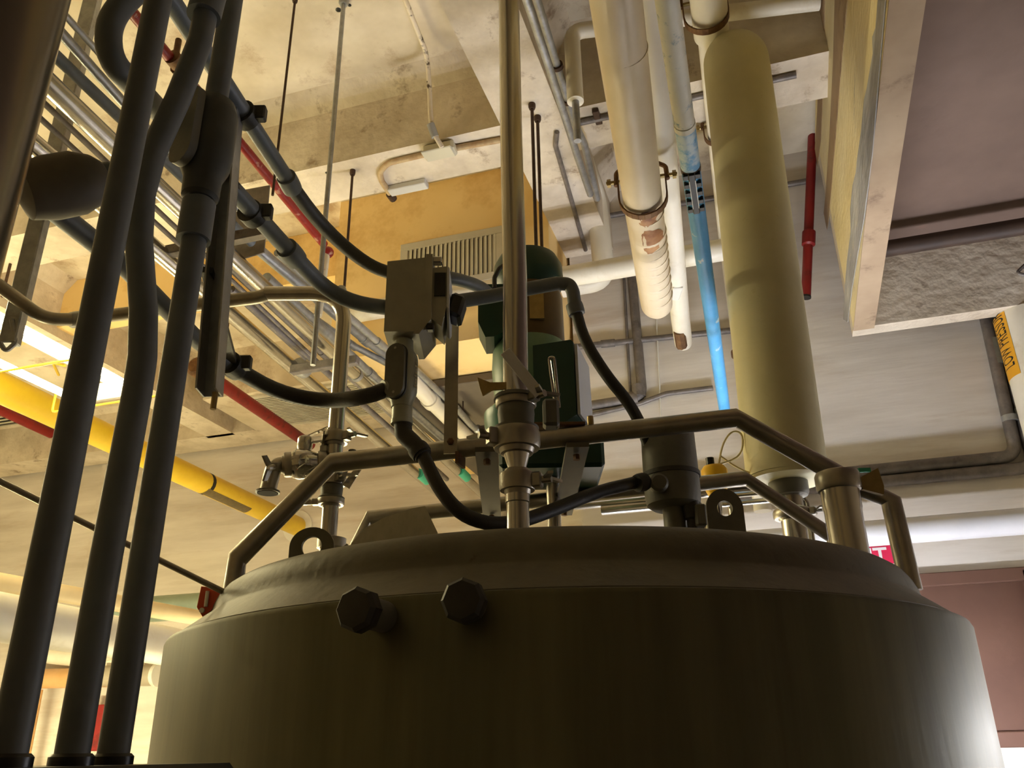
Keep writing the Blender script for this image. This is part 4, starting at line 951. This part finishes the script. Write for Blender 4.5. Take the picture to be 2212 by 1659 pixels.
# far wall details
for n_, (p0, p1, w) in enumerate((((242, 955), (172, 1290), .05),)):
    a, b_ = PY(*p0, YF), PY(*p1, YF); b_.x = a.x
    struct('trim_9', B().box((a.x - .03, YF - .04, 1.0), (a.x + .03, YF, ZB)), wallpaint, 'vertical cover strip on the far wall')
gx = PZ(45, 935, ZB)
def grille(name, label, c, ex, ey, nrm, nslat, frame_w, slat_w, vertical=True, grid=None):
    c = Vector(c); ex = Vector(ex); ey = Vector(ey); nrm = Vector(nrm).normalized()
    t = thing(name, label, 'air grille', c)
    ux, uy = ex.normalized(), ey.normalized(); lx, ly = ex.length, ey.length
    mesh('backing', B().frame(c + nrm * .003, ux * (lx - .01), uy * (ly - .01), nrm * .002), darkvoid, t, smooth=False)
    for s_ in (-1, 1):
        mesh('frame_rail', B().frame(c + uy * s_ * (ly - frame_w / 2) + nrm * .012, ux * lx, uy * frame_w / 2, nrm * .012, .003), grill_m, t, smooth=False)
        mesh('frame_stile', B().frame(c + ux * s_ * (lx - frame_w / 2) + nrm * .012, ux * frame_w / 2, uy * (ly - frame_w), nrm * .012, .003), grill_m, t, smooth=False)
    base = None
    for i in range(nslat):
        u = -1 + 2 * (i + .5) / nslat
        p = c + (ux * u * (lx - frame_w) if vertical else uy * u * (ly - frame_w)) + nrm * .016
        if base is None:
            l = ly - frame_w if vertical else lx - frame_w
            bb = B(); 
            if vertical: bb.frame(p, ux * slat_w / 2 + nrm * slat_w * .22, nrm * .002, uy * l)
            else: bb.frame(p, ux * l, nrm * .003, uy * slat_w / 2)
            base = mesh('slat', bb, grill_m, t, smooth=False); bp = p
        else:
            o = base.copy(); COL.objects.link(o); o.parent = t; o.location = base.location + (p - bp)
    return t
g0, g1, g2, g3 = PY(866, 532, 4.09), PY(1088, 488, 4.09), PY(868, 640, 4.09), PY(1088, 600, 4.09)
gc = (g0 + g1 + g2 + g3) / 4; gw = abs(g1.x - g0.x) / 2; gh = (g0.z - g2.z) / 2
gt = grille('supply_grille', 'cream louvred supply grille on the orange bulkhead', (gc.x, 4.10, gc.z), (gw, 0, 0), (0, 0, gh), (0, -1, 0), 20, .05, .027)
for i in range(3):
    mesh('grid_bar', B().frame(Vector((gc.x + gw * .55 + i * .07, 4.088, gc.z)), Vector((.003, 0, 0)), Vector((0, .002, 0)), Vector((0, 0, gh - .04))), grill_m, gt, smooth=False)
h0_, h1_, h2_, h3_ = PZ(596, 872, 4.34), PZ(760, 858, 4.34), PZ(645, 930, 4.34), PZ(830, 905, 4.34)
hc = Vector((-3.62, 6.16, 4.35))
grille('linear_grille', 'linear bar grille in the cream soffit beyond the riser', hc, (.62, 0, 0), (0, .36, 0), (0, 0, -1), 20, .03, .014, vertical=False)
hc = Vector((PZ(20, 925, 4.55).x, PZ(30, 925, 4.55).y, 4.8))
grille('ceiling_grille', 'dark louvred ceiling grille under the red pipe at the left edge', PZ(15, 920, 4.79), (.7, 0, 0), (0, .5, 0), (0, 0, -1), 12, .06, .03, vertical=False)
# dark duct behind the conduit body
dk = [PZ(860, 790, 4.2), PZ(990, 900, 4.2)]
t = thing('air_duct', 'brown grey duct underside behind the conduit body', 'duct', (-1.9, 5.2, 3.62))
mesh('duct', B().box((-2.30, 4.55, 3.60), (-1.1, 6.4, 3.655), .005), shadeduct, t, smooth=False)

# conduit on the cross beam
cbz = ZB - .014
q = [PZ(1092, 300, cbz), PZ(950, 326, cbz), PZ(838, 352, cbz), PZ(820, 372, cbz), PZ(825, 392, cbz), PZ(845, 422, cbz)]
t = thing('beam_conduit', 'thin conduit bent along the cross beam underside', 'conduit', q[0])
mesh('pipe_run', B().tube([Vector((-1.05, q[0].y, cbz))] + q[1:], .016, 12, .1), mat('tan_painted_conduit', (196, 172, 132), (170, 136, 96), rough=.55, scale=20), t)
mesh('end_plug', B().cyl(q[-1] + Vector((0, -.02, -.004)), q[-1] + Vector((.0, .03, -.004)), .022, n=10), rod_m, t)
jc = PZ(950, 326, ZB - .03)
mesh('junction_fitting', B().frame(jc, Vector((.085, 0, 0)), Vector((0, .04, 0)), Vector((0, 0, .03)), .012), mat('pale_cast_box', (206, 200, 178), rough=.5), t)
mesh('fitting_cover', B().frame(jc + Vector((0, -.03, -.03)), Vector((.08, 0, 0)), Vector((0, .03, 0)), Vector((0, 0, .006)), .004), mat('pale_cast_box', (206, 200, 178)), t)
pb = PZ(885, 408, ZB - .03)
tag(mesh('beam_patch', B().box((pb.x - .12, pb.y - .03, ZB - .035), (pb.x + .1, pb.y + .03, ZB), .004), mat('pale_grey_plate', (206, 204, 200), rough=.6)), 'pale grey plate on the cross beam edge by the conduit end', 'plate')
# peeling flexible conduit hanging from the slab to the fitting
q = [PZ(868, -20, ZS - .05), PZ(905, 75, ZS - .05), PZ(922, 115, ZS - .06), PY(928, 190, 3.12), PY(930, 260, 3.14), PY(938, 290, 3.16), PY(955, 318, 3.2)]
t = thing('flex_conduit', 'peeling white flexible conduit running down to the beam fitting', 'conduit', q[-1])
mesh('hose', B().tube(smooth_path(q, 1), .0125, 12), mat('peeling_white_flex', (220, 206, 182), (230, 218, 196), rough=.6, scale=10, stain=(82, 66, 48), st_scale=13, st_pos=.6, st_soft=.04), t)
mesh('connector', B().cyl(PY(930, 268, 3.14), PY(940, 296, 3.17), .02, n=12), mat('grey_connector', (168, 168, 164), rough=.5), t)
for i, (x, y, s_) in enumerate(((731, 21, .014), (755, 11, .009), (706, 373, .009))):
    c = PZ(x, y, ZS if i < 2 else ZB)
    tag(mesh('ceiling_plug', B().lathe(c - Zv * .004, Zv, [(s_ * .7, 0), (s_, .002), (s_, .004)], 12), blackm), ('small dark hole plug in the slab left of the pale rod', 'tiny dark hole plug in the slab right of the pale rod', 'tiny dark plug in the cross beam underside')[i], 'plug')
# ================================================================== OVERHEAD PIPES, TOP RIGHT
def clevis(parent, c, d, r, ztop, w=.03, material=rust):
    d = Vector((d.x, d.y, 0)).normalized(); s_ = d.cross(Zv).normalized(); R_ = r * 1.22
    pts_ = [c + s_ * R_ + Zv * r * 1.3]
    for i in range(13):
        a = math.pi * i / 12; pts_.append(c + s_ * R_ * math.cos(a) - Zv * R_ * math.sin(a))
    pts_.append(c - s_ * R_ + Zv * r * 1.3)
    b = B()
    for p0, p1 in zip(pts_, pts_[1:]): b.bar(p0, p1, w, .006, d)
    h = mesh('clevis_strap', b, material, parent, smooth=False)
    yk = B().tube([c + s_ * R_ * 1.08 + Zv * r * .9, c + s_ * R_ * 1.05 + Zv * r * 1.7, c + s_ * R_ * .35 + Zv * r * 2.3, c - s_ * R_ * .35 + Zv * r * 2.3, c - s_ * R_ * 1.05 + Zv * r * 1.7, c - s_ * R_ * 1.08 + Zv * r * .9], .009, 8, .02)
    mesh('yoke', yk, material, h)
    mesh('cross_bolt', B().cyl(c + s_ * R_ * 1.5 + Zv * r * 1.12, c - s_ * R_ * 1.5 + Zv * r * 1.12, .008, n=8).lathe(c + s_ * R_ * 1.3 + Zv * r * 1.12, s_, [(.016, 0), (.016, .014)], 6).lathe(c - s_ * R_ * 1.3 + Zv * r * 1.12, -s_, [(.016, 0), (.016, .014)], 6), zinc, h, angle=20)
    mesh('rod', B().cyl(c + Zv * r * 2.3, Vector((c.x, c.y, ztop - .003)), .007, n=8), rod_m, h)
def onax(a, d, q): return a + d * ((q - a).dot(d))
def pipe_patch(parent, name, c, d, r, half, length, material, seed=1, tilt=0.0):
    rnd = random.Random(seed); d = Vector(d).normalized(); s_ = d.cross(Zv).normalized(); n_, m_ = 9, 7; b = B(); vs_ = []
    for i in range(n_):
        u = -1 + 2 * i / (n_ - 1); sc = (math.sqrt(max(0, 1 - u * u)) * .9 + .12) * (.75 + .5 * rnd.random())
        for j in range(m_):
            w = -1 + 2 * j / (m_ - 1); an = tilt + w * half * sc
            vs_.append(c + d * u * length / 2 + (s_ * math.sin(an) - Zv * math.cos(an)) * r)
    fs = [(i * m_ + j, i * m_ + j + 1, (i + 1) * m_ + j + 1, (i + 1) * m_ + j) for i in range(n_ - 1) for j in range(m_ - 1)]
    b.add(vs_, fs); return mesh(name, b, material, parent)
z1 = 3.4
a, b_ = PZ(1332, 0, z1), PZ(1418, 640, z1); d = (b_ - a).normalized()
r1 = rp(PZ(1385, 400, z1), 86)
p1 = thing('insulated_pipe', 'large cream insulated pipe with rust stains ending above the motor', 'pipe', b_)
endp = PZ(1420, 668, z1)
mesh('wrap', B().tube([a - d * 2.2, endp, Vector((endp.x, endp.y, ZS - .02))], r1, 36, [0, r1 * 1.25, 0], seg=10), insulr, p1)
for q in ((1350, 108),): ringband(p1, 'jacket_seam', onax(a, d, PZ(*q, z1)), d, r1 * 1.008, .012, insulr)
rustpatch = mat('rust_stain_patch', (128, 72, 32), (186, 140, 92), rough=.5, scale=9, stain=(104, 58, 28), st_scale=14, st_pos=.6)
pipe_patch(p1, 'rust_stain', onax(a, d, PZ(1390, 440, z1)), d, r1 * 1.012, .75, .1, rustpatch, 3)
pipe_patch(p1, 'rust_stain', onax(a, d, PZ(1398, 490, z1)), d, r1 * 1.012, .8, .17, rustpatch, 5)
for i in range(9):
    c = onax(a, d, PZ(1398 + i * 2.6, 500 + i * 17, z1))
    ringband(p1, 'elbow_wrinkle', c, d, r1 * 1.004, .02, insulr, .002)
ringband(p1, 'jacket_seam', onax(a, d, PZ(1393, 455, z1)), d, r1 * 1.015, .01, insulr)
clevis(p1, onax(a, d, PZ(1392, 425, z1)), d, r1, ZB)
z2 = 3.62
a, b_ = PZ(1397, 0, z2), PZ(1462, 640, z2); d = (b_ - a).normalized(); r2 = rp(PZ(1450, 560, z2), 46)
p2_ = thing('insulated_pipe', 'narrower white insulated pipe with an open rusty end', 'pipe', b_)
e = PZ(1474, 720, z2)
mesh('wrap', B().tube([a - d * 2.0, PZ(1470, 690, z2), e + (e - a).normalized() * .12], r2, 28), insul, p2_)
mesh('exposed_pipe', B().cyl(PZ(1466, 705, z2) - Zv * (r2 * .6), PZ(1470, 722, z2) - Zv * (r2 * 1.5), r2 * .62, n=8), rust, p2_, angle=20)
mesh('torn_jacket', B().frame(PZ(1458, 615, z2) - Zv * r2 * .9, U * r2 * .5, V * .06, Zv * .012, .004), whitep, p2_)
# blue and white chipped pipe
z3 = 3.02
a, b_ = PZ(1441, 0, z3), PZ(1568, 905, z3); d = (b_ - a).normalized(); r3 = rp(PZ(1500, 400, z3), 40)
p3 = thing('chipped_pipe', 'slim pipe, chipped white above and sky blue below', 'pipe', b_)
m1 = PZ(1478, 270, z3); m2 = PZ(1500, 360, z3)
mesh('white_run', B().tube([a - d * 1.6, a + d * (m1 - a).length], r3, 24), oldwhite, p3)
mesh('middle_run', B().tube([a + d * (m1 - a).length, a + d * (m2 - a).length], r3 * 1.02, 24), mat('blue_white_scuffed', (176, 196, 200), (196, 208, 206), rough=.45, scale=9, stain=(88, 150, 190), st_scale=12, st_pos=.52, st_soft=.06), p3)
mesh('blue_run', B().tube([a + d * (m2 - a).length, b_], r3, 24), bluepaint, p3)
for q in (m1, m2): ringband(p3, 'joint_ring', a + d * (q - a).length, d, r3 * 1.06, .02, rod_m if q is m2 else oldwhite)
cl = PZ(1508, 400, z3)
s3 = d.cross(Zv).normalized(); cl = onax(a, d, cl)
mesh('tag_clamp', B().frame(cl - Zv * r3 * 1.02, s3 * .010, d * .10, Zv * .006, .003), blackm, p3)
for i in range(5):
    for s_ in (-1, 1):
        mesh('clamp_tooth', B().frame(cl - Zv * r3 * .86 + s3 * s_ * r3 * .62 + d * (i - 2) * .042, s3 * .008, d * .011, Zv * .007, .002), blackm, p3)
for s_ in (-1, 1): mesh('clamp_pin', B().frame(cl - Zv * r3 * 1.08 + s3 * s_ * r3 * .22, s3 * .004, d * .07, Zv * .004), whitep, p3)
mesh('end_cap', B().lathe(b_ - d * .01, d, [(r3 * .5, 0), (r3 * 1.3, 0), (r3 * 1.3, .05), (r3 * .8, .07)], 20), dgrey, p3)
# white pipe hung in clevises
z4 = 4.27
a, b_ = PZ(1528, 60, z4), PZ(1590, 760, z4); d = (b_ - a).normalized(); r4 = rp(PZ(1545, 200, z4), 46)
p4 = thing('insulated_pipe', 'white pipe in ring hangers just left of the thick vent', 'pipe', b_)
wq = a + d * ((YW - .12 - a.y) / d.y)
mesh('wrap', B().tube([a - d * 1.8, wq, Vector((wq.x, wq.y, 2.6))], r4 * .9, 26, .12), insul, p4)
mesh('sleeve', B().tube([PZ(1535, 70, z4) - d * .5, PZ(1537, 75, z4)], r4 * 1.5, 26), insul, p4)
clevis(p4, onax(a, d, PZ(1537, 70, z4)) - d * .1, d, r4 * 1.5, ZS)
clevis(p4, onax(a, d, PZ(1549, 290, z4)), d, r4 * 1.0, ZB)
ringband(p4, 'wall_clamp', Vector((wq.x, wq.y, PY(1588, 765, wq.y).z)), Zv, r4 * 1.15, .03, rust)
# long horizontal white pipe below the grille
Yh = 3.98
a, b_ = PY(735, 682, Yh), PY(1430, 562, Yh); zc = (a.z + b_.z) / 2; a.z = b_.z = zc
tag(mesh('insulated_pipe', B().tube([a, b_ + Vector((.35, 0, 0))], rp(PY(1250, 590, Yh), 46), 24), insul), 'long white pipe crossing below the supply grille behind the motor', 'pipe')
# drop with elbow
Yd = 4.3
a = PY(1288, 430, Yd); b_ = PY(1290, 608, Yd); b_.x = a.x + .02; c = PY(1215, 632, Yd)
rr2 = rp(a, 44)
t = thing('insulated_pipe', 'white insulated drop turning left behind the horizontal pipe', 'pipe', b_)
mesh('wrap', B().tube([a + Vector((-.02, -.3, .12)), a, b_, Vector((c.x, Yd, b_.z))], rr2, 24, [0, .1, .09, 0]), insul, t)
mesh('exposed_end', B().cyl(a + Vector((-.02, -.3, .12)), a + Vector((-.025, -.38, .16)), rr2 * .7, n=14), rust, t)
# conduits along the deep beam
q = [PZ(1138, 0, 4.2), PZ(1188, 150, 4.2), PZ(1245, 330, 4.2), PZ(1275, 420, 4.25)]
t = thing('conduit_run', 'pale grey conduit along the deep beam, left of two', 'conduit', q[0]); dq = (q[1] - q[0]).normalized()
mesh('pipe_run', B().tube([q[0] - dq * 1.0] + q[1:], rp(q[1], 18), 12), galv, t)
q2 = [PZ(1160, 0, 4.28), PZ(1240, 262, 4.28)]
t = thing('conduit_run', 'pale grey conduit along the deep beam, right of two', 'conduit', q2[0]); dq = (q2[1] - q2[0]).normalized()
mesh('pipe_run', B().tube([q2[0] - dq * 1.0, q2[1], PZ(1262, 310, 4.3), PZ(1290, 430, 4.3)], rp(q2[1], 16), 12), galv, t)
for q_ in (.5, .8): ringband(t, 'strap', along(q2[0], q2[1], q_), dq, rp(q2[1], 24), .02, rod_m)
# elbow pipe with insulation
e0, e1, e2 = PD(1330, 55, 3.0), PD(1236, 68, 3.0), PD(1243, 218, 3.0)
e1 = Vector((e2.x, e2.y, e1.z)); e0.z = e1.z
t = thing('insulated_pipe', 'short white elbow pipe hanging near the deep beam', 'pipe', e2)
re_ = rp(e2, 36)
mesh('wrap', B().tube([e0 + (e0 - e1).normalized() * .9, e1, e2], re_, 22, .06), insul, t)
mesh('wrap_end', B().lathe(e2, Zv, [(re_ * .5, -.006), (re_ * 1.02, -.004), (re_ * 1.02, .02)], 22), insul, t)
mesh('bare_pipe', B().tube([e2, e2 - Zv * .22], re_ * .45, 14), galv, t)
# thin conduit on beam underside
q = [PZ(1203, 285, ZB - .012), PZ(1200, 315, ZB - .012), PZ(1225, 400, ZB - .012), PZ(1265, 540, ZB - .012)]
tag(mesh('conduit_run', B().tube(q, .013, 10, .05), galv_d), 'thin grey conduit kinked along the underside of the deep beam', 'conduit')
# conduit along cross beam, right
q = [PZ(1240, 268, ZB - .014), PZ(1720, 168, ZB - .014)]; q[1].y = q[0].y
t = thing('beam_conduit', 'grey conduit along the cross beam right of the deep beam', 'conduit', q[0]); mesh('pipe_run', B().tube(q, .016, 12), galv_d, t)
mesh('strap', B().frame(PZ(1290, 252, ZB - .014), Vector((.016, 0, 0)), Vector((0, .05, 0)), Vector((0, 0, .012)), .003), rod_m, t)
# conduits on the back wall
yw = YW - .014
def wallrun(label, pts_, w, mt=galv_d, fil=.06):
    P = [PY(x, y, yw) for x, y in pts_]
    t = thing('wall_conduit', label, 'conduit', P[0], None); r_ = rp(P[0], w); mesh('pipe_run', B().tube(P, r_, 14, fil), mt, t)
    return t, P, r_
t, P, r_ = wallrun('grey conduit across the back wall above the blue pipe end', [(1235, 750), (1560, 716), (1700, 700)], 13)
ringband(t, 'coupling', along(P[0], P[1], .25), P[1] - P[0], r_ * 1.3, .08, galv_d)
t, P, r_ = wallrun('upright conduit on the back wall turning left with an elbow', [(1364, 588), (1388, 858), (1240, 882)], 20)
ringband(t, 'elbow_fitting', P[1] + Vector((-.02, 0, .04)), Zv, r_ * 1.4, .07, galv_d)
ringband(t, 'elbow_fitting', P[1] + Vector((-.06, 0, .0)), Vector((1, 0, 0)), r_ * 1.4, .07, galv_d)
t, P, r_ = wallrun('thin conduit on the back wall climbing towards the blue pipe end', [(1240, 905), (1380, 872), (1440, 850), (1540, 838)], 11)
t, P, r_ = wallrun('thin conduit joint line under the slab on the back wall', [(1305, 468), (1540, 428), (1760, 388)], 12)
t, P, r_ = wallrun('very thin upright line beside the elbow conduit on the back wall', [(1347, 588), (1362, 855)], 6)
t, P, r_ = wallrun('very thin pale cable hanging on the back wall right of the elbow', [(1418, 690), (1428, 900)], 3, whitep)
# red sprinkler drop
Dp = 4.2
a, b_ = PY(1757, 250, 4.4), PY(1741, 640, 4.4)
rr3 = rp(a, 19)
t = thing('red_pipe', 'bright red sprinkler drop between the vent and the yellowed beam', 'pipe', b_)
ax_ = (a - b_).normalized()
mesh('pipe_run', B().tube([b_ + ax_ * ((ZS - b_.z) / ax_.z), b_], rr3, 16), redclean, t)
mesh('coupling', B().lathe(PY(1747, 515, 4.4), ax_, [(rr3, -.05), (rr3 * 1.4, -.04), (rr3 * 1.4, .04), (rr3, .05)], 16), redclean, t)
mesh('drop_end', B().cyl(b_ - ax_ * .01, b_, rr3 * 1.05, n=16), blackm, t)

# ---- right: pair of conduits on the wall, labelled pipe, big white pipe
for i, (x0, x1, xh, yh, lab) in enumerate((((2140), (2196), 1860, 1030, 'left of two brown grey conduits turning along the right wall'), ((2168), (2235), 1860, 1054, 'right of two brown grey conduits turning along the right wall'))):
    yy = YW - .03
    top = PY(x0, 690, yy); crn = PY(x1, 985 + 24 * i, yy); lft_ = PY(xh - 160, yh + 20, yy)
    crn2 = Vector((crn.x, yy, (crn.z)))
    t = thing('wall_conduit', lab, 'conduit', crn)
    r_ = rp(crn, 27)
    mesh('pipe_run', B().tube([Vector((top.x, yy, 4.2)), crn2, Vector((lft_.x - .3, yy, crn.z))], r_, 16, .07), galv_d, t)
    ringband(t, 'coupling', Vector((top.x + (crn.x - top.x) * .25, yy, along(top, crn, .25 + .1 * i).z)), Zv, r_ * 1.12, .14, dgrey)
    ringband(t, 'strap', Vector((top.x + (crn.x - top.x) * .7, yy, along(top, crn, .74 - .1 * i).z)), Zv, r_ * 1.25, .03, galv)
# vertical white pipe with yellow LOW PRESSURE label
yy = YW - .178
lp = PY(2236, 760, yy); rl = rp(lp, 124)
t = thing('labelled_pipe', 'white upright pipe with yellow LOW PRESSURE label at the right edge', 'pipe', Vector((lp.x, yy, 0)))
mesh('pipe_run', B().tube([Vector((lp.x, yy, 0)), Vector((lp.x, yy, ZK))], rl, 40), insul, t)
az0 = math.atan2(CAM.x - lp.x, CAM.y - yy)
def onl(an, z, k_): return Vector((lp.x + math.sin(az0 + an) * rl * k_, yy + math.cos(az0 + an) * rl * k_, z))
zb0, zb1 = PY(2205, 806, yy - rl * .6).z, ZK - .004
bb = B(); nn = 16
vs_ = [onl(.60 + 1.25 * i / nn, z, k_) for k_ in (1.002, 1.012) for z in (zb0, zb1) for i in range(nn + 1)]
q_ = nn + 1; fs = []
for i in range(nn):
    fs += [(2 * q_ + i, 2 * q_ + i + 1, 3 * q_ + i + 1, 3 * q_ + i), (i, q_ + i, q_ + i + 1, i + 1), (i, i + 1, 2 * q_ + i + 1, 2 * q_ + i), (q_ + i, 3 * q_ + i, 3 * q_ + i + 1, q_ + i + 1)]
bnd = mesh('pipe_label', bb.add(vs_, fs), mat('label_amber', (226, 160, 24), (232, 170, 34), rough=.5, scale=6), t)
fcv = bpy.data.curves.new('t', 'FONT'); fcv.body = 'LOW PRESSURE'; fcv.size = rl * .95; fcv.align_x = 'LEFT'; fcv.align_y = 'CENTER'; fcv.resolution_u = 3
fo = bpy.data.objects.new('t', fcv); COL.objects.link(fo); bpy.context.view_layer.update()
me = bpy.data.meshes.new_from_object(fo); bpy.data.objects.remove(fo)
import bmesh
bm = bmesh.new(); bm.from_mesh(me); bmesh.ops.triangulate(bm, faces=bm.faces[:]); bmesh.ops.subdivide_edges(bm, edges=bm.edges[:], cuts=3, use_grid_fill=True); bm.to_mesh(me); bm.free()
zs = PY(2200, 786, yy - rl * .6).z
bb = B(); bb.v = [onl(1.0 + v.co.y / rl, zs + v.co.x * .34, 1.016) for v in me.vertices]; bb.f = [tuple(p.vertices) for p in me.polygons]
mesh('lettering', bb, blackink, bnd, smooth=False)
# big white horizontal pipe
yb = YW - .2
a, b_ = PY(1880, 1151, yb), PY(2212, 1127, yb)
rbg = rp(a, 55)
zc = (a.z + b_.z) / 2
tag(mesh('insulated_pipe', B().tube([Vector((-.95, yb, zc)), Vector((XR, yb, zc))], rbg, 32), mat('clean_white_jacket', (226, 226, 232), (236, 236, 240), rough=.35, scale=4)), 'big white pipe running along the back wall at the right', 'pipe')
# pipe pair low behind rails
for (p0, p1, w, lab, mt) in (((1240, 1092), (1560, 1062), 20, 'slim shiny pipe behind the far rail above the manway', ss), ((1300, 1102), (1500, 1090), 22, 'slim steel handle tube behind the transmitter', ss), ((1560, 1072), (1720, 1060), 12, 'thin shiny tube right of the lifting lug, upper', ss), ((1560, 1090), (1720, 1078), 12, 'thin shiny tube right of the lifting lug, lower', ss)):
    Yq = 3.25
    a, b_ = PY(*p0, Yq), PY(*p1, Yq); b_.z = a.z
    t = thing('steel_tube', lab, 'pipe', a)
    dd = Vector((.25, .0, 0))
    mesh('pipe_run', B().tube([a, b_, b_ + Vector((.03, .02, -.05)), Vector((b_.x + .03, b_.y + .02, ZD - .4))], rp(a, w), 14, .03), mt, t)
# exit sign
yx = YW - .012
ex = thing('exit_sign', 'small red and white exit sign half hidden by the dome', 'sign', PY(1890, 1215, yx))
tl, tr = PY(1826, 1187, yx), PY(1926, 1176, yx); zt0 = (tl.z + tr.z) / 2
mesh('plate', B().box((tl.x - .03, YW - .012, zt0 - .15), (tr.x + .012, YW, zt0 + .008), .002), white_sign, ex, smooth=False)
mesh('red_panel', B().box((tl.x, YW - .014, zt0 - .088), (tr.x, YW - .012, zt0)), redsign, ex, smooth=False)
fcv = bpy.data.curves.new('t', 'FONT'); fcv.body = 'EXIT'; fcv.size = .105; fcv.align_x = 'RIGHT'; fcv.align_y = 'TOP'; fcv.extrude = .0015; fcv.offset = .002; fcv.resolution_u = 2
fo = bpy.data.objects.new('t', fcv); COL.objects.link(fo); bpy.context.view_layer.update()
me = bpy.data.meshes.new_from_object(fo); bpy.data.objects.remove(fo)
xr = PY(1914, 1183, yx).x; ty = max(v.co.y for v in me.vertices); tx = max(v.co.x for v in me.vertices)
bb = B(); bb.v = [Vector((xr + v.co.x - tx, YW - .0145 - v.co.z, zt0 - .007 + v.co.y - ty)) for v in me.vertices]; bb.f = [tuple(p.vertices) for p in me.polygons]
mesh('lettering', bb, white_sign, ex, smooth=False)
# brown framed panel on the wall
f0, f1 = PY(1985, 1232, YW), PY(2205, 1232, YW)
zt_, zb_ = PY(2100, 1231, YW - .035).z - .012, PY(2200, 1604, YW).z
wn = struct('window_1', B().box((f0.x - .25, YW - .006, zb_), (f1.x, YW - .001, zt_)), brownp, 'brown painted recessed panel low on the right of the back wall')
fw = .05
for nm, lo, hi in (('frame_head', (f0.x - .3, YW - .035, zt_ - fw), (f1.x + .05, YW, zt_ + .012)), ('frame_sill', (f0.x - .3, YW - .03, zb_ - .02), (f1.x + .05, YW, zb_ + .045)), ('frame_jamb', (f1.x - .005, YW - .035, zb_), (f1.x + .05, YW, zt_)), ('frame_jamb', (f0.x - .3, YW - .035, zb_), (f0.x - .25, YW, zt_))):
    mesh(nm, B().box(lo, hi, .004), brownp, wn, smooth=False)
# dark pipe in the recess, top right
q0, q1 = PY(1900, 540, YE - .25), PY(2230, 478, YE - .25); q1.z = q0.z
t = thing('dark_pipe', 'dark brown pipe across the recess at the upper right', 'pipe', q0)
mesh('pipe_run', B().tube([Vector((XB_ + .005, q0.y, q0.z)), Vector((XR, q0.y, q0.z))], rp(q0, 36), 20), mat('dark_brown_pipe', (60, 46, 38), (76, 58, 46), rough=.6, scale=8), t)
q = PY(2195, 590, YE - .1)
tag(mesh('cable_bracket', B().tube([q + Vector((.1, 0, .08)), q, q + Vector((.04, 0, -.02)), q + Vector((.2, 0, .03))], .008, 8, .02).frame(q + Vector((.08, .02, .02)), Vector((.03, 0, .01)), Vector((0, .03, 0)), Vector((0, 0, .04)), .008), galv_d), 'small grey bracket at the right edge of the recess', 'bracket')
